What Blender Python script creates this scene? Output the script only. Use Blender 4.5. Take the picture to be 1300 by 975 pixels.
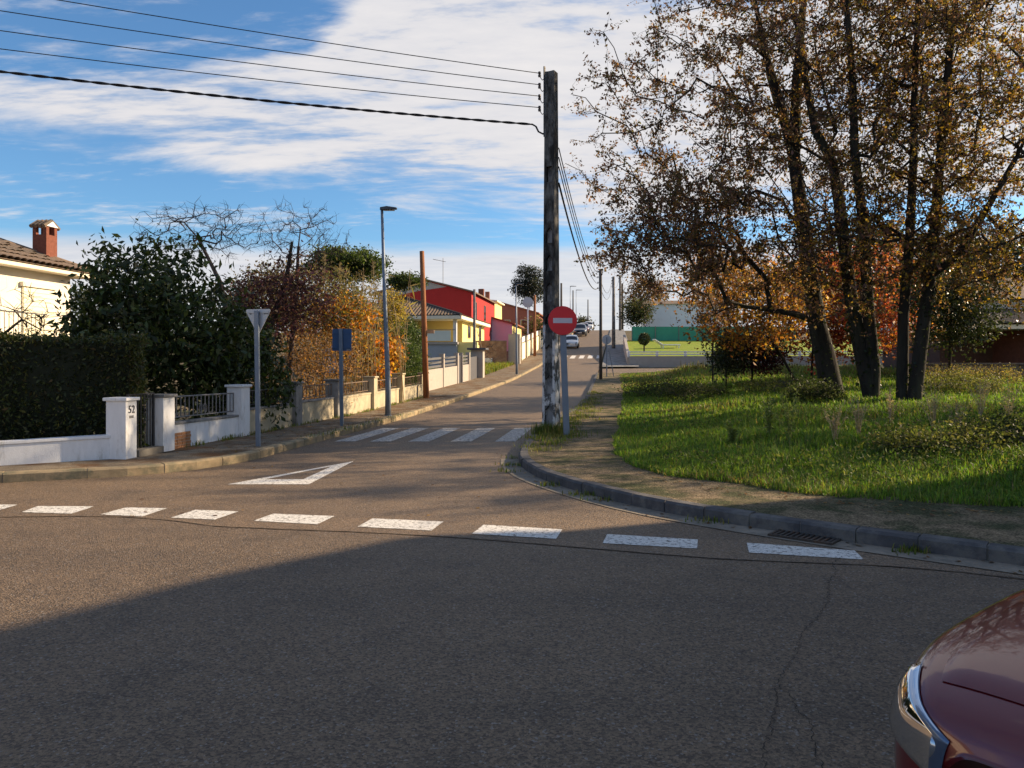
import bpy, math, random
import numpy as np
from mathutils import Vector, Matrix

for o in list(bpy.data.objects):
    bpy.data.objects.remove(o)
scene = bpy.context.scene
C = scene.collection
R = math.radians

# ------------------------------------------------------------------ camera, sky, sun, exposure
EYE = 1.6
cam_d = bpy.data.cameras.new('camera')
cam_d.sensor_width = 36.0
cam_d.lens = 36.0 * 976.0 / 1300.0
cam_d.shift_y = -25.5 / 1300.0
cam_d.clip_start = 0.05
cam_d.clip_end = 3000
cam = bpy.data.objects.new('camera', cam_d)
cam.location = (0, 0, EYE)
cam.rotation_euler = (R(90), 0, 0)
C.objects.link(cam)
scene.camera = cam

SUN_H = Vector((0.93, 0.365)).normalized()
SUN_EL = R(24)
TO_SUN = Vector((SUN_H.x * math.cos(SUN_EL), SUN_H.y * math.cos(SUN_EL), math.sin(SUN_EL)))

world = bpy.data.worlds.new('World')
scene.world = world
world.use_nodes = True


def build_world():
    nt = world.node_tree
    N = nt.nodes
    L = nt.links
    N.clear()

    def nd(t, **k):
        n = N.new(t)
        for a, b in k.items():
            setattr(n, a, b)
        return n

    def val(sock, v):
        if hasattr(v, 'is_linked'):
            L.new(v, sock)
        else:
            sock.default_value = v

    def m(op, a, b=0.0, c=0.0, clamp=False):
        n = nd('ShaderNodeMath', operation=op, use_clamp=clamp)
        val(n.inputs[0], a)
        val(n.inputs[1], b)
        val(n.inputs[2], c)
        return n.outputs[0]

    def rng(v, a, b, c, d, smooth=False):
        n = nd('ShaderNodeMapRange', interpolation_type='SMOOTHSTEP' if smooth else 'LINEAR')
        val(n.inputs[0], v)
        for i, q in enumerate((a, b, c, d)):
            val(n.inputs[i + 1], q)
        return n.outputs[0]
    sky = nd('ShaderNodeTexSky', sky_type='NISHITA', sun_disc=False)
    sky.sun_elevation = SUN_EL
    sky.sun_rotation = math.atan2(SUN_H.x, SUN_H.y)
    sky.air_density = 1.0
    sky.dust_density = 0.5
    sky.ozone_density = 2.5
    tc = nd('ShaderNodeTexCoord')
    sep = nd('ShaderNodeSeparateXYZ')
    L.new(tc.outputs['Generated'], sep.inputs[0])
    x, y, z = sep.outputs
    el = m('MULTIPLY', m('ARCSINE', z), 57.2958)
    az = m('MULTIPLY', m('ARCTAN2', x, y), 57.2958)
    # a flat layer of cloud seen in perspective
    zz = m('ADD', m('MAXIMUM', z, 0.0), 0.10)
    comb = nd('ShaderNodeCombineXYZ')
    L.new(m('DIVIDE', x, zz), comb.inputs[0])
    L.new(m('DIVIDE', y, zz), comb.inputs[1])
    mp = nd('ShaderNodeMapping')
    mp.inputs['Rotation'].default_value = (0, 0, R(24))
    mp.inputs['Scale'].default_value = (0.62, 1.5, 1.0)
    mp.inputs['Location'].default_value = (3.1, 1.7, 0)
    L.new(comb.outputs[0], mp.inputs[0])
    n1 = nd('ShaderNodeTexNoise')
    n1.inputs['Scale'].default_value = 1.35
    n1.inputs['Detail'].default_value = 9
    n1.inputs['Roughness'].default_value = 0.62
    n1.inputs['Distortion'].default_value = 0.5
    L.new(mp.outputs[0], n1.inputs['Vector'])
    n2 = nd('ShaderNodeTexNoise')
    n2.inputs['Scale'].default_value = 9.0
    n2.inputs['Detail'].default_value = 5
    n2.inputs['Roughness'].default_value = 0.6
    L.new(mp.outputs[0], n2.inputs['Vector'])
    wob = m('MULTIPLY', m('SUBTRACT', n1.outputs[0], 0.5), 9.0)
    elw = m('ADD', el, wob)
    lo = rng(az, -34, 4, 14.6, 10.6)
    up = m('ADD', m('ADD', rng(az, -34, -6, 16.6, 24.0), rng(az, -15, 12, 0.0, 26.0)), rng(az, 14, 30, 0.0, -24.0))
    b_lo = rng(elw, m('SUBTRACT', lo, 0.8), m('ADD', lo, 1.5), 0, 1, True)
    n3 = nd('ShaderNodeTexNoise')
    n3.inputs['Scale'].default_value = 2.6
    n3.inputs['Detail'].default_value = 7
    n3.inputs['Roughness'].default_value = 0.6
    L.new(mp.outputs[0], n3.inputs['Vector'])
    elu = m('ADD', elw, m('MULTIPLY', m('SUBTRACT', n3.outputs[0], 0.5), 16.0))
    b_up = rng(elu, m('SUBTRACT', up, 1.6), m('ADD', up, 2.2), 1, 0, True)
    band = m('MULTIPLY', b_lo, b_up)
    hl = rng(az, -34, 0, 8.0, 8.7)
    low = rng(m('ADD', el, m('MULTIPLY', wob, 0.22)), m('SUBTRACT', hl, 1.0), m('ADD', hl, 0.5), 0.92, 0, True)
    # torn texture: blue showing through in streaks
    tex = m('ADD', m('MULTIPLY', n1.outputs[0], 0.75), m('MULTIPLY', n2.outputs[0], 0.42))
    holes = rng(tex, 0.40, 0.58, 0.22, 1.0, True)
    wisps = rng(tex, 0.60, 0.80, 0.0, 0.7, True)
    over = m('MULTIPLY', rng(el, 26, 36, 0, 1, True), rng(tex, 0.40, 0.58, 0, 0.22, True))
    dens = m('MAXIMUM', m('MAXIMUM', m('MAXIMUM', m('MULTIPLY', band, holes), low), wisps), over, clamp=True)
    tone = rng(tex, 0.38, 0.75, 0.0, 1.0)
    cl = nd('ShaderNodeMix', data_type='RGBA')
    L.new(tone, cl.inputs['Factor'])
    cl.inputs['A'].default_value = (6.0, 6.1, 6.65, 1)
    cl.inputs['B'].default_value = (7.9, 7.65, 7.65, 1)
    # thin haze tint: make the clear sky a bit bluer than the raw model
    tint = nd('ShaderNodeMix', data_type='RGBA', blend_type='MULTIPLY')
    tint.inputs['Factor'].default_value = 1.0
    L.new(sky.outputs[0], tint.inputs['A'])
    tint.inputs['B'].default_value = (0.92, 1.30, 1.55, 1)
    mx = nd('ShaderNodeMix', data_type='RGBA')
    L.new(dens, mx.inputs['Factor'])
    L.new(tint.outputs['Result'], mx.inputs['A'])
    L.new(cl.outputs['Result'], mx.inputs['B'])
    bg = nd('ShaderNodeBackground')
    bg.inputs['Strength'].default_value = 0.055
    L.new(mx.outputs['Result'], bg.inputs['Color'])
    out = nd('ShaderNodeOutputWorld')
    L.new(bg.outputs[0], out.inputs[0])


build_world()

sun_d = bpy.data.lights.new('sun', 'SUN')
sun_d.energy = 5.0
sun_d.angle = R(0.55)
sun_d.color = (1.0, 0.77, 0.51)
sun = bpy.data.objects.new('sun', sun_d)
sun.rotation_euler = TO_SUN.to_track_quat('Z', 'Y').to_euler()
sun.location = (30, 12, 30)
C.objects.link(sun)

scene.view_settings.view_transform = 'Standard'
scene.view_settings.look = 'None'
scene.view_settings.gamma = 1.0
scene.view_settings.use_curve_mapping = False
scene.view_settings.exposure = 1.0
scene.render.engine = 'CYCLES'
scene.cycles.use_denoising = True
scene.cycles.max_bounces = 6
scene.cycles.diffuse_bounces = 3
scene.cycles.glossy_bounces = 3
scene.cycles.transmission_bounces = 4
scene.cycles.transparent_max_bounces = 6
scene.cycles.sample_clamp_indirect = 4.0

rnd = random.Random(7)

# ------------------------------------------------------------------ materials
MATS = {}


def mat(name, col, rough=0.8, var=0.25, scale=6.0, bump=0.0, bscale=60.0, spec=0.35, metal=0.0,
        col2=None, sc2=None, thr=(0.45, 0.65), detail=6, coat=0.0, stretch=None, speck=0.0):
    """procedural paint/stone/wood: base colour varied by noise, an optional second tone in patches, bump."""
    if name in MATS:
        return MATS[name]
    m = bpy.data.materials.new(name)
    m.use_nodes = True
    nt = m.node_tree
    N, L = nt.nodes, nt.links
    b = N['Principled BSDF']
    b.inputs['Roughness'].default_value = rough
    b.inputs['Specular IOR Level'].default_value = spec
    b.inputs['Metallic'].default_value = metal
    b.inputs['Coat Weight'].default_value = coat
    tc = N.new('ShaderNodeTexCoord')
    vec = tc.outputs['Object']
    if stretch:
        mp = N.new('ShaderNodeMapping')
        mp.inputs['Scale'].default_value = stretch
        L.new(vec, mp.inputs[0])
        vec = mp.outputs[0]
    n = N.new('ShaderNodeTexNoise')
    n.inputs['Scale'].default_value = scale
    n.inputs['Detail'].default_value = detail
    n.inputs['Roughness'].default_value = 0.65
    L.new(vec, n.inputs['Vector'])
    rp = N.new('ShaderNodeMapRange')
    L.new(n.outputs[0], rp.inputs[0])
    rp.inputs[1].default_value = 0.25
    rp.inputs[2].default_value = 0.75
    rp.inputs[3].default_value = 1 - var
    rp.inputs[4].default_value = 1 + var
    mul = N.new('ShaderNodeVectorMath')
    mul.operation = 'SCALE'
    mul.inputs[0].default_value = col[:3]
    L.new(rp.outputs[0], mul.inputs['Scale'])
    cur = mul.outputs[0]
    if col2:
        n2 = N.new('ShaderNodeTexNoise')
        n2.inputs['Scale'].default_value = sc2 or 1.5
        n2.inputs['Detail'].default_value = 8
        n2.inputs['Roughness'].default_value = 0.7
        L.new(vec, n2.inputs['Vector'])
        r2 = N.new('ShaderNodeMapRange')
        r2.interpolation_type = 'SMOOTHSTEP'
        L.new(n2.outputs[0], r2.inputs[0])
        r2.inputs[1].default_value = thr[0]
        r2.inputs[2].default_value = thr[1]
        mx = N.new('ShaderNodeMix')
        mx.data_type = 'RGBA'
        L.new(r2.outputs[0], mx.inputs['Factor'])
        L.new(cur, mx.inputs['A'])
        mx.inputs['B'].default_value = (*col2, 1)
        cur = mx.outputs['Result']
    if speck > 0:
        vo = N.new('ShaderNodeTexNoise')
        vo.inputs['Scale'].default_value = bscale
        vo.inputs['Detail'].default_value = 2
        L.new(tc.outputs['Object'], vo.inputs['Vector'])
        r3 = N.new('ShaderNodeMapRange')
        L.new(vo.outputs[0], r3.inputs[0])
        r3.inputs[1].default_value = 0.3
        r3.inputs[2].default_value = 0.7
        r3.inputs[3].default_value = 1 - speck
        r3.inputs[4].default_value = 1 + speck
        ml = N.new('ShaderNodeVectorMath')
        ml.operation = 'SCALE'
        L.new(cur, ml.inputs[0])
        L.new(r3.outputs[0], ml.inputs['Scale'])
        cur = ml.outputs[0]
    L.new(cur, b.inputs['Base Color'])
    if bump > 0:
        nb = N.new('ShaderNodeTexNoise')
        nb.inputs['Scale'].default_value = bscale
        nb.inputs['Detail'].default_value = 4
        L.new(vec, nb.inputs['Vector'])
        bp = N.new('ShaderNodeBump')
        bp.inputs['Strength'].default_value = bump
        bp.inputs['Distance'].default_value = 0.02
        L.new(nb.outputs[0], bp.inputs['Height'])
        L.new(bp.outputs[0], b.inputs['Normal'])
    MATS[name] = m
    return m


def leafmat(name, trans=0.45, rough=0.55):
    """leaf: colour comes from the leaf's own colour attribute; lets some light through."""
    if name in MATS:
        return MATS[name]
    m = bpy.data.materials.new(name)
    m.use_nodes = True
    nt = m.node_tree
    N, L = nt.nodes, nt.links
    N.clear()
    at = N.new('ShaderNodeAttribute')
    at.attribute_name = 'Col'
    d = N.new('ShaderNodeBsdfPrincipled')
    d.inputs['Roughness'].default_value = rough
    d.inputs['Specular IOR Level'].default_value = 0.3
    t = N.new('ShaderNodeBsdfTranslucent')
    L.new(at.outputs['Color'], d.inputs['Base Color'])
    g = N.new('ShaderNodeVectorMath')
    g.operation = 'MULTIPLY'
    L.new(at.outputs['Color'], g.inputs[0])
    g.inputs[1].default_value = (1.25, 1.3, 0.7)
    L.new(g.outputs[0], t.inputs['Color'])
    mx = N.new('ShaderNodeMixShader')
    mx.inputs[0].default_value = trans
    L.new(d.outputs[0], mx.inputs[1])
    L.new(t.outputs[0], mx.inputs[2])
    o = N.new('ShaderNodeOutputMaterial')
    L.new(mx.outputs[0], o.inputs[0])
    MATS[name] = m
    return m


def glassmat(name, col=(0.02, 0.025, 0.03), rough=0.06):
    m = mat(name, col, rough, 0.1, 2.0, spec=0.8)
    return m


def asphalt(name, col, dark, patch):
    if name in MATS:
        return MATS[name]
    m = bpy.data.materials.new(name)
    m.use_nodes = True
    nt = m.node_tree
    N, L = nt.nodes, nt.links
    b = N['Principled BSDF']
    b.inputs['Roughness'].default_value = 0.68
    b.inputs['Specular IOR Level'].default_value = 0.45
    tc = N.new('ShaderNodeTexCoord')
    v = tc.outputs['Object']

    def noise(s, det=4, ro=0.6):
        n = N.new('ShaderNodeTexNoise')
        n.inputs['Scale'].default_value = s
        n.inputs['Detail'].default_value = det
        n.inputs['Roughness'].default_value = ro
        L.new(v, n.inputs['Vector'])
        return n.outputs[0]

    def rng(a, lo, hi, c, d):
        n = N.new('ShaderNodeMapRange')
        L.new(a, n.inputs[0])
        for i, q in enumerate((lo, hi, c, d)):
            n.inputs[i + 1].default_value = q
        return n.outputs[0]

    def mix(f, a, bb, mode='MIX'):
        n = N.new('ShaderNodeMix')
        n.data_type = 'RGBA'
        n.blend_type = mode
        if hasattr(f, 'is_linked'):
            L.new(f, n.inputs['Factor'])
        else:
            n.inputs['Factor'].default_value = f
        for s, q in (('A', a), ('B', bb)):
            if hasattr(q, 'is_linked'):
                L.new(q, n.inputs[s])
            else:
                n.inputs[s].default_value = (*q, 1)
        return n.outputs['Result']
    vo = N.new('ShaderNodeTexVoronoi')
    vo.inputs['Scale'].default_value = 85
    L.new(v, vo.inputs['Vector'])
    sp = N.new('ShaderNodeSeparateColor')
    L.new(vo.outputs['Color'], sp.inputs[0])
    base = mix(rng(noise(0.35, 6), 0.3, 0.7, 0, 1), col, patch)
    base = mix(rng(noise(2.2, 5), 0.50, 0.72, 0, 0.42), base, dark)
    base = mix(rng(noise(0.9, 8, .7), 0.56, 0.66, 0, 0.38), base, dark)
    mpp = N.new('ShaderNodeMapping')
    mpp.inputs['Rotation'].default_value = (0, 0, R(13))
    mpp.inputs['Scale'].default_value = (0.10, 1.1, 1.0)
    L.new(v, mpp.inputs[0])
    lane = N.new('ShaderNodeTexNoise')
    lane.inputs['Scale'].default_value = 1.0
    lane.inputs['Detail'].default_value = 4
    L.new(mpp.outputs[0], lane.inputs['Vector'])
    base = mix(rng(lane.outputs[0], 0.45, 0.70, 0, 0.40), base, dark)
    base = mix(rng(noise(1.7, 3, .5), 0.68, 0.76, 0, 0.45), base, dark)
    stones = mix(rng(sp.outputs[0], 0.0, 1.0, 0.0, 1.0), (0.30, 0.295, 0.29), (1.62, 1.62, 1.62))
    c2 = mix(1.0, base, stones, 'MULTIPLY')
    pale = rng(sp.outputs[1], 0.94, 0.97, 0, 0.75)
    c3 = mix(pale, c2, (0.34, 0.32, 0.29))
    c4 = mix(rng(noise(260, 2), 0.35, 0.65, 0.75, 0.0), c3, dark)
    L.new(c4, b.inputs['Base Color'])
    bp = N.new('ShaderNodeBump')
    bp.inputs['Strength'].default_value = 0.75
    bp.inputs['Distance'].default_value = 0.008
    ad = N.new('ShaderNodeMath')
    ad.operation = 'ADD'
    L.new(vo.outputs['Distance'], ad.inputs[0])
    L.new(noise(150, 3), ad.inputs[1])
    L.new(ad.outputs[0], bp.inputs['Height'])
    L.new(bp.outputs[0], b.inputs['Normal'])
    MATS[name] = m
    return m


# ------------------------------------------------------------------ mesh helpers
def obj(name, me, m=None, parent=None):
    o = bpy.data.objects.new(name, me)
    C.objects.link(o)
    if m is not None:
        if isinstance(m, (list, tuple)):
            for q in m:
                me.materials.append(q)
        elif len(me.materials) == 0:
            me.materials.append(m)
    if parent is not None:
        o.parent = parent
    return o


def tag(o, label, cat, group=None):
    o['label'] = label
    o['category'] = cat
    if group:
        o['group'] = group
    return o


def thing(name, label, cat, loc=(0, 0, 0), rz=0.0, group=None):
    o = bpy.data.objects.new(name, None)
    o.empty_display_size = 0.2
    o.location = loc
    o.rotation_euler = (0, 0, rz)
    C.objects.link(o)
    return tag(o, label, cat, group)


def copy_tree(o, parent=None):
    c = o.copy()
    C.objects.link(c)
    c.parent = parent
    for ch in list(o.children):
        copy_tree(ch, c)
    return c


class MB:
    def __init__(self):
        self.v = []
        self.f = []

    def quad(self, a, b, c, d):
        i = len(self.v)
        self.v += [tuple(a), tuple(b), tuple(c), tuple(d)]
        self.f.append((i, i + 1, i + 2, i + 3))
        return self

    def poly(self, pts):
        i = len(self.v)
        self.v += [tuple(p) for p in pts]
        self.f.append(tuple(range(i, i + len(pts))))
        return self

    def box(self, x0, x1, y0, y1, z0, z1, M=None):
        p = [(x0, y0, z0), (x1, y0, z0), (x1, y1, z0), (x0, y1, z0), (x0, y0, z1), (x1, y0, z1), (x1, y1, z1), (x0, y1, z1)]
        if M is not None:
            p = [tuple(M @ Vector(q)) for q in p]
        i = len(self.v)
        self.v += p
        self.f += [tuple(i + k for k in q) for q in ((0, 3, 2, 1), (4, 5, 6, 7), (0, 1, 5, 4), (1, 2, 6, 5), (2, 3, 7, 6), (3, 0, 4, 7))]
        return self

    def prism(self, pts, z0, z1):
        """polygon in xy (list), extruded in z"""
        n = len(pts)
        i = len(self.v)
        self.v += [(p[0], p[1], z0) for p in pts] + [(p[0], p[1], z1) for p in pts]
        self.f.append(tuple(i + k for k in reversed(range(n))))
        self.f.append(tuple(i + n + k for k in range(n)))
        for k in range(n):
            j = (k + 1) % n
            self.f.append((i + k, i + j, i + n + j, i + n + k))
        return self

    def tube(self, pts, rad, n=8, caps=True):
        pts = [Vector(p) for p in pts]
        if not hasattr(rad, '__len__'):
            rad = [rad] * len(pts)
        t0 = (pts[1] - pts[0]).normalized()
        up = Vector((0, 0, 1)) if abs(t0.z) < 0.9 else Vector((1, 0, 0))
        a = t0.cross(up).normalized()
        i0 = len(self.v)
        for k, p in enumerate(pts):
            if k == 0:
                t = t0
            elif k == len(pts) - 1:
                t = (pts[k] - pts[k - 1])
            else:
                t = (pts[k + 1] - pts[k - 1])
            if t.length > 1e-9:
                t = t.normalized()
            else:
                t = t0
            a = (a - t * a.dot(t))
            if a.length < 1e-6:
                a = t.orthogonal()
            a.normalize()
            b = t.cross(a)
            for j in range(n):
                w = 2 * math.pi * j / n
                q = p + (a * math.cos(w) + b * math.sin(w)) * rad[k]
                self.v.append((q.x, q.y, q.z))
        for k in range(len(pts) - 1):
            for j in range(n):
                j2 = (j + 1) % n
                self.f.append((i0 + k * n + j, i0 + k * n + j2, i0 + (k + 1) * n + j2, i0 + (k + 1) * n + j))
        if caps:
            self.f.append(tuple(i0 + j for j in reversed(range(n))))
            e = i0 + (len(pts) - 1) * n
            self.f.append(tuple(e + j for j in range(n)))
        return self

    def lathe(self, prof, n=20, M=None):
        """prof: list of (r, z)"""
        i0 = len(self.v)
        for r, z in prof:
            for j in range(n):
                w = 2 * math.pi * j / n
                q = Vector((r * math.cos(w), r * math.sin(w), z))
                if M is not None:
                    q = M @ q
                self.v.append(tuple(q))
        for k in range(len(prof) - 1):
            for j in range(n):
                j2 = (j + 1) % n
                self.f.append((i0 + k * n + j, i0 + k * n + j2, i0 + (k + 1) * n + j2, i0 + (k + 1) * n + j))
        return self

    def mesh(self, name, smooth=False):
        me = bpy.data.meshes.new(name)
        me.from_pydata(self.v, [], self.f)
        me.update()
        if smooth:
            me.polygons.foreach_set('use_smooth', [True] * len(me.polygons))
        return me

    def build(self, name, m, parent=None, smooth=False, bevel=0.0):
        o = obj(name, self.mesh(name, smooth), m, parent)
        if bevel > 0:
            bv = o.modifiers.new('bevel', 'BEVEL')
            bv.width = bevel
            bv.segments = 2
            bv.limit_method = 'ANGLE'
        return o


def npmesh(name, V, quads=None, tris=None, cols=None, smooth=False):
    """fast mesh from numpy arrays"""
    me = bpy.data.meshes.new(name)
    nq = 0 if quads is None else len(quads)
    ntr = 0 if tris is None else len(tris)
    me.vertices.add(len(V))
    me.vertices.foreach_set('co', np.ascontiguousarray(V, dtype=np.float32).ravel())
    loops = []
    if nq:
        loops.append(np.asarray(quads, dtype=np.int32).ravel())
    if ntr:
        loops.append(np.asarray(tris, dtype=np.int32).ravel())
    lo = np.concatenate(loops)
    me.loops.add(len(lo))
    me.loops.foreach_set('vertex_index', lo)
    me.polygons.add(nq + ntr)
    starts = np.concatenate([np.arange(nq) * 4, nq * 4 + np.arange(ntr) * 3]).astype(np.int32)
    me.polygons.foreach_set('loop_start', starts)
    if smooth:
        me.polygons.foreach_set('use_smooth', np.ones(nq + ntr, dtype=bool))
    me.update(calc_edges=True)
    if cols is not None:
        at = me.color_attributes.new('Col', 'FLOAT_COLOR', 'POINT')
        c4 = np.ones((len(V), 4), dtype=np.float32)
        c4[:, :3] = cols
        at.data.foreach_set('color', c4.ravel())
    return me


def leaves_mesh(name, P, size, cols, rng, aspect=0.55, droop=0.3, jitter=0.35, extra=None):
    """one folded rhombus leaf for each point"""
    n = len(P)
    d = rng.normal(size=(n, 3))
    d[:, 2] -= droop
    d /= np.linalg.norm(d, axis=1, keepdims=True) + 1e-9
    q = rng.normal(size=(n, 3))
    s = np.cross(d, q)
    s /= np.linalg.norm(s, axis=1, keepdims=True) + 1e-9
    nn = np.cross(s, d)
    L = (size * (1 + jitter * rng.normal(size=n))).clip(size * 0.4, size * 1.8)[:, None]
    V = np.empty((n, 4, 3))
    V[:, 0] = P
    V[:, 1] = P + d * L * 0.5 + s * L * aspect * 0.5 + nn * L * 0.10
    V[:, 2] = P + d * L
    V[:, 3] = P + d * L * 0.5 - s * L * aspect * 0.5 + nn * L * 0.10
    Q = np.arange(n * 4).reshape(n, 4)
    cc = np.repeat(cols, 4, axis=0)
    V = V.reshape(-1, 3)
    return npmesh(name, V, Q, None, cc)


def pick_cols(rng, n, palette, weights=None, vary=0.25):
    pal = np.array(palette)
    w = None if weights is None else np.array(weights) / sum(weights)
    k = rng.choice(len(pal), size=n, p=w)
    c = pal[k] * (1 + vary * rng.normal(size=(n, 1))).clip(0.4, 1.8)
    return c.clip(0.003, 0.95)


# ------------------------------------------------------------------ street geometry
# street frame: U runs up the street, V to its right; camera stands at the origin
UX, UY = 0.128, 0.9918


def SP(d, p):
    """point with forward distance d and street offset p"""
    return ((p + UX * d) / UY, d)


def S_of(x, y):
    return UX * x + UY * y


_ps = [(-400, 0), (0, 0), (22, 0.0), (33, .21), (46.5, .56), (65, 1.4), (80, 2.5), (93, 3.6), (105, 4.75), (116, 5.85), (130, 7.05), (142, 7.8), (152, 8.15), (165, 8.3), (200, 8.0), (400, 3.0), (2500, -10)]
_px = np.linspace(-400, 2500, 11601)
_pz = np.interp(_px, [a for a, b in _ps], [b for a, b in _ps])
_k = np.hanning(33)
_k /= _k.sum()
_pz[200:-200] = np.convolve(_pz, _k, 'same')[200:-200]
_pz[_px < 20.0] = 0.0


def H(x, y):
    return np.interp(UX * np.asarray(x) + UY * np.asarray(y), _px, _pz)


def Hs(x, y):
    return float(H(x, y))


YAW_ST = -math.atan2(UX, UY)      # local +y = up the street


def smooth01(a, b, v):
    t = np.clip((v - a) / (b - a), 0, 1)
    return t * t * (3 - 2 * t)


# asphalt, concrete, soil
M_MAIN = asphalt('worn_asphalt', (0.215, 0.146, 0.086), (0.080, 0.060, 0.042), (0.255, 0.172, 0.100))
M_CROSS = asphalt('coarse_asphalt', (0.185, 0.128, 0.078), (0.050, 0.038, 0.027), (0.225, 0.155, 0.094))
M_SIDEW = mat('mossy_pavement', (0.20, 0.152, 0.095), 0.95, 0.45, 7.0, 1.0, 60, 0.15, col2=(0.055, 0.062, 0.028), sc2=1.6, thr=(0.40, 0.62), speck=0.8)
M_SIDEL = mat('leafy_pavement', (0.20, 0.165, 0.12), 0.95, 0.35, 6.0, 0.8, 80, 0.15, col2=(0.14, 0.075, 0.035), sc2=1.4, thr=(0.42, 0.66), speck=0.5)
M_KERB_L = mat('worn_concrete_kerb', (0.33, 0.255, 0.155), 0.9, 0.3, 5, 0.5, 70, 0.2, col2=(0.16, 0.15, 0.10), sc2=2.0)
M_KERB_R = mat('grey_kerbstone', (0.085, 0.085, 0.09), 0.85, 0.3, 5, 0.5, 80, 0.25, col2=(0.15, 0.145, 0.135), sc2=2.5)
M_GUT = mat('gutter_concrete', (0.25, 0.215, 0.17), 0.9, 0.3, 5, 0.4, 80, 0.2, col2=(0.17, 0.15, 0.12), sc2=2.2)
M_SOIL = mat('dry_soil', (0.14, 0.11, 0.07), 0.95, 0.4, 3, 0.6, 30, 0.1, col2=(0.06, 0.08, 0.03), sc2=0.7)
M_TURF = mat('grassy_soil', (0.055, 0.075, 0.020), 0.95, 0.4, 4, 0.8, 30, 0.1, col2=(0.10, 0.085, 0.035), sc2=0.8)
M_PAINT = mat('road_paint', (0.70, 0.68, 0.63), 0.75, 0.12, 9, 0.5, 110, 0.3, col2=(0.20, 0.18, 0.155), sc2=26, thr=(0.50, 0.62), speck=0.28)
M_PAINT_OLD = mat('worn_road_paint', (0.55, 0.52, 0.47), 0.8, 0.15, 9, 0.5, 110, 0.3, col2=(0.17, 0.15, 0.13), sc2=16, thr=(0.46, 0.60), speck=0.25)
M_DARKGAP = mat('dark_gap', (0.025, 0.023, 0.02), 0.95, 0.3, 8)


def strip_mesh(name, left, right, zfun, m, parent=None, step=None):
    """sheet between two polylines of the same length, with height zfun(x,y)"""
    n = len(left)
    V = []
    K = 5
    for k in range(n):
        for j in range(K):
            t = j / (K - 1)
            x = left[k][0] * (1 - t) + right[k][0] * t
            y = left[k][1] * (1 - t) + right[k][1] * t
            V.append((x, y, zfun(x, y)))
    F = [(k * K + j, k * K + j + 1, (k + 1) * K + j + 1, (k + 1) * K + j) for k in range(n - 1) for j in range(K - 1)]
    me = bpy.data.meshes.new(name)
    me.from_pydata(V, [], F)
    me.polygons.foreach_set('use_smooth', [True] * len(F))
    me.update()
    return obj(name, me, m, parent)


def structure(o):
    o['kind'] = 'structure'
    return o


def polyline(pts, step):
    """resample a Catmull-Rom curve through pts at about the given step"""
    P = [Vector((p[0], p[1], 0)) for p in pts]
    P = [2 * P[0] - P[1]] + P + [2 * P[-1] - P[-2]]
    fine = []
    for i in range(1, len(P) - 2):
        for k in range(24):
            t = k / 24
            a, b, c, d = P[i - 1], P[i], P[i + 1], P[i + 2]
            fine.append(0.5 * ((2 * b) + (c - a) * t + (2 * a - 5 * b + 4 * c - d) * t * t + (3 * b - a - 3 * c + d) * t ** 3))
    fine.append(P[-2])
    L = [0]
    for a, b in zip(fine, fine[1:]):
        L.append(L[-1] + (b - a).length)
    n = max(2, int(round(L[-1] / step)) + 1)
    xs = np.interp(np.linspace(0, L[-1], n), L, [p.x for p in fine])
    ys = np.interp(np.linspace(0, L[-1], n), L, [p.y for p in fine])
    return list(zip(xs.tolist(), ys.tolist()))


# base ground sheet reaching the horizon
def ground_sheet():
    s = np.concatenate([np.linspace(-400, -20, 14), np.arange(-14, 200, 3.0), np.linspace(210, 2300, 40)])
    p = np.concatenate([np.linspace(-1500, -80, 12), np.arange(-70, 75, 5.0), np.linspace(85, 1500, 12)])
    SS, PP = np.meshgrid(s, p, indexing='ij')
    X = SS * UX + PP * UY
    Y = SS * UY - PP * UX
    Z = np.interp(SS, _px, _pz) - 0.10
    V = np.stack([X, Y, Z], -1).reshape(-1, 3)
    ns, npp = SS.shape
    a = (np.arange(ns - 1)[:, None] * npp + np.arange(npp - 1)[None, :]).ravel()
    Q = np.stack([a, a + npp, a + npp + 1, a + 1], -1)
    me = npmesh('ground', V, Q, smooth=True)
    return structure(obj('ground', me, M_SOIL))


ground_sheet()

KERB_L = polyline([(-30, 1.0), (-17, 6.0), (-10.5, 8.8), (-6.95, 10.25), (-5.1, 11.2), (-4.35, 12.6), (-4.12, 14.4)] + [SP(d, -5.95) for d in (16.5, 20, 26, 34, 44, 56, 70, 90, 110, 130, 150, 175)], 0.5)
KERB_R = polyline([(24, -12.5), (16, -5.2), (10.2, 0.6), (6.6, 3.9), (4.03, 6.05), (3.12, 6.78), (2.0, 7.82), (1.33, 8.66), (0.78, 9.7), (0.33, 10.9), (0.12, 12.3)] + [SP(d, -1.62) for d in (14.2, 17, 20)] + [SP(d, -1.05) for d in (27, 35, 45, 53)], 0.5)
SEAM = [(-40, 1.5), (-14, 6.2)] + [((px - 650) / 976 * (EYE * 976 / (py - 462)), EYE * 976 / (py - 462)) for px, py in ((0, 657), (300, 670), (550, 681), (900, 709), (1300, 736))] + [(7.2, 2.9), (12, -2.0), (22, -12)]
SEAM = polyline(SEAM, 0.6)


def interp_x(line, y):
    pts = sorted(line, key=lambda q: q[1])
    return float(np.interp(y, [q[1] for q in pts], [q[0] for q in pts]))


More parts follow.
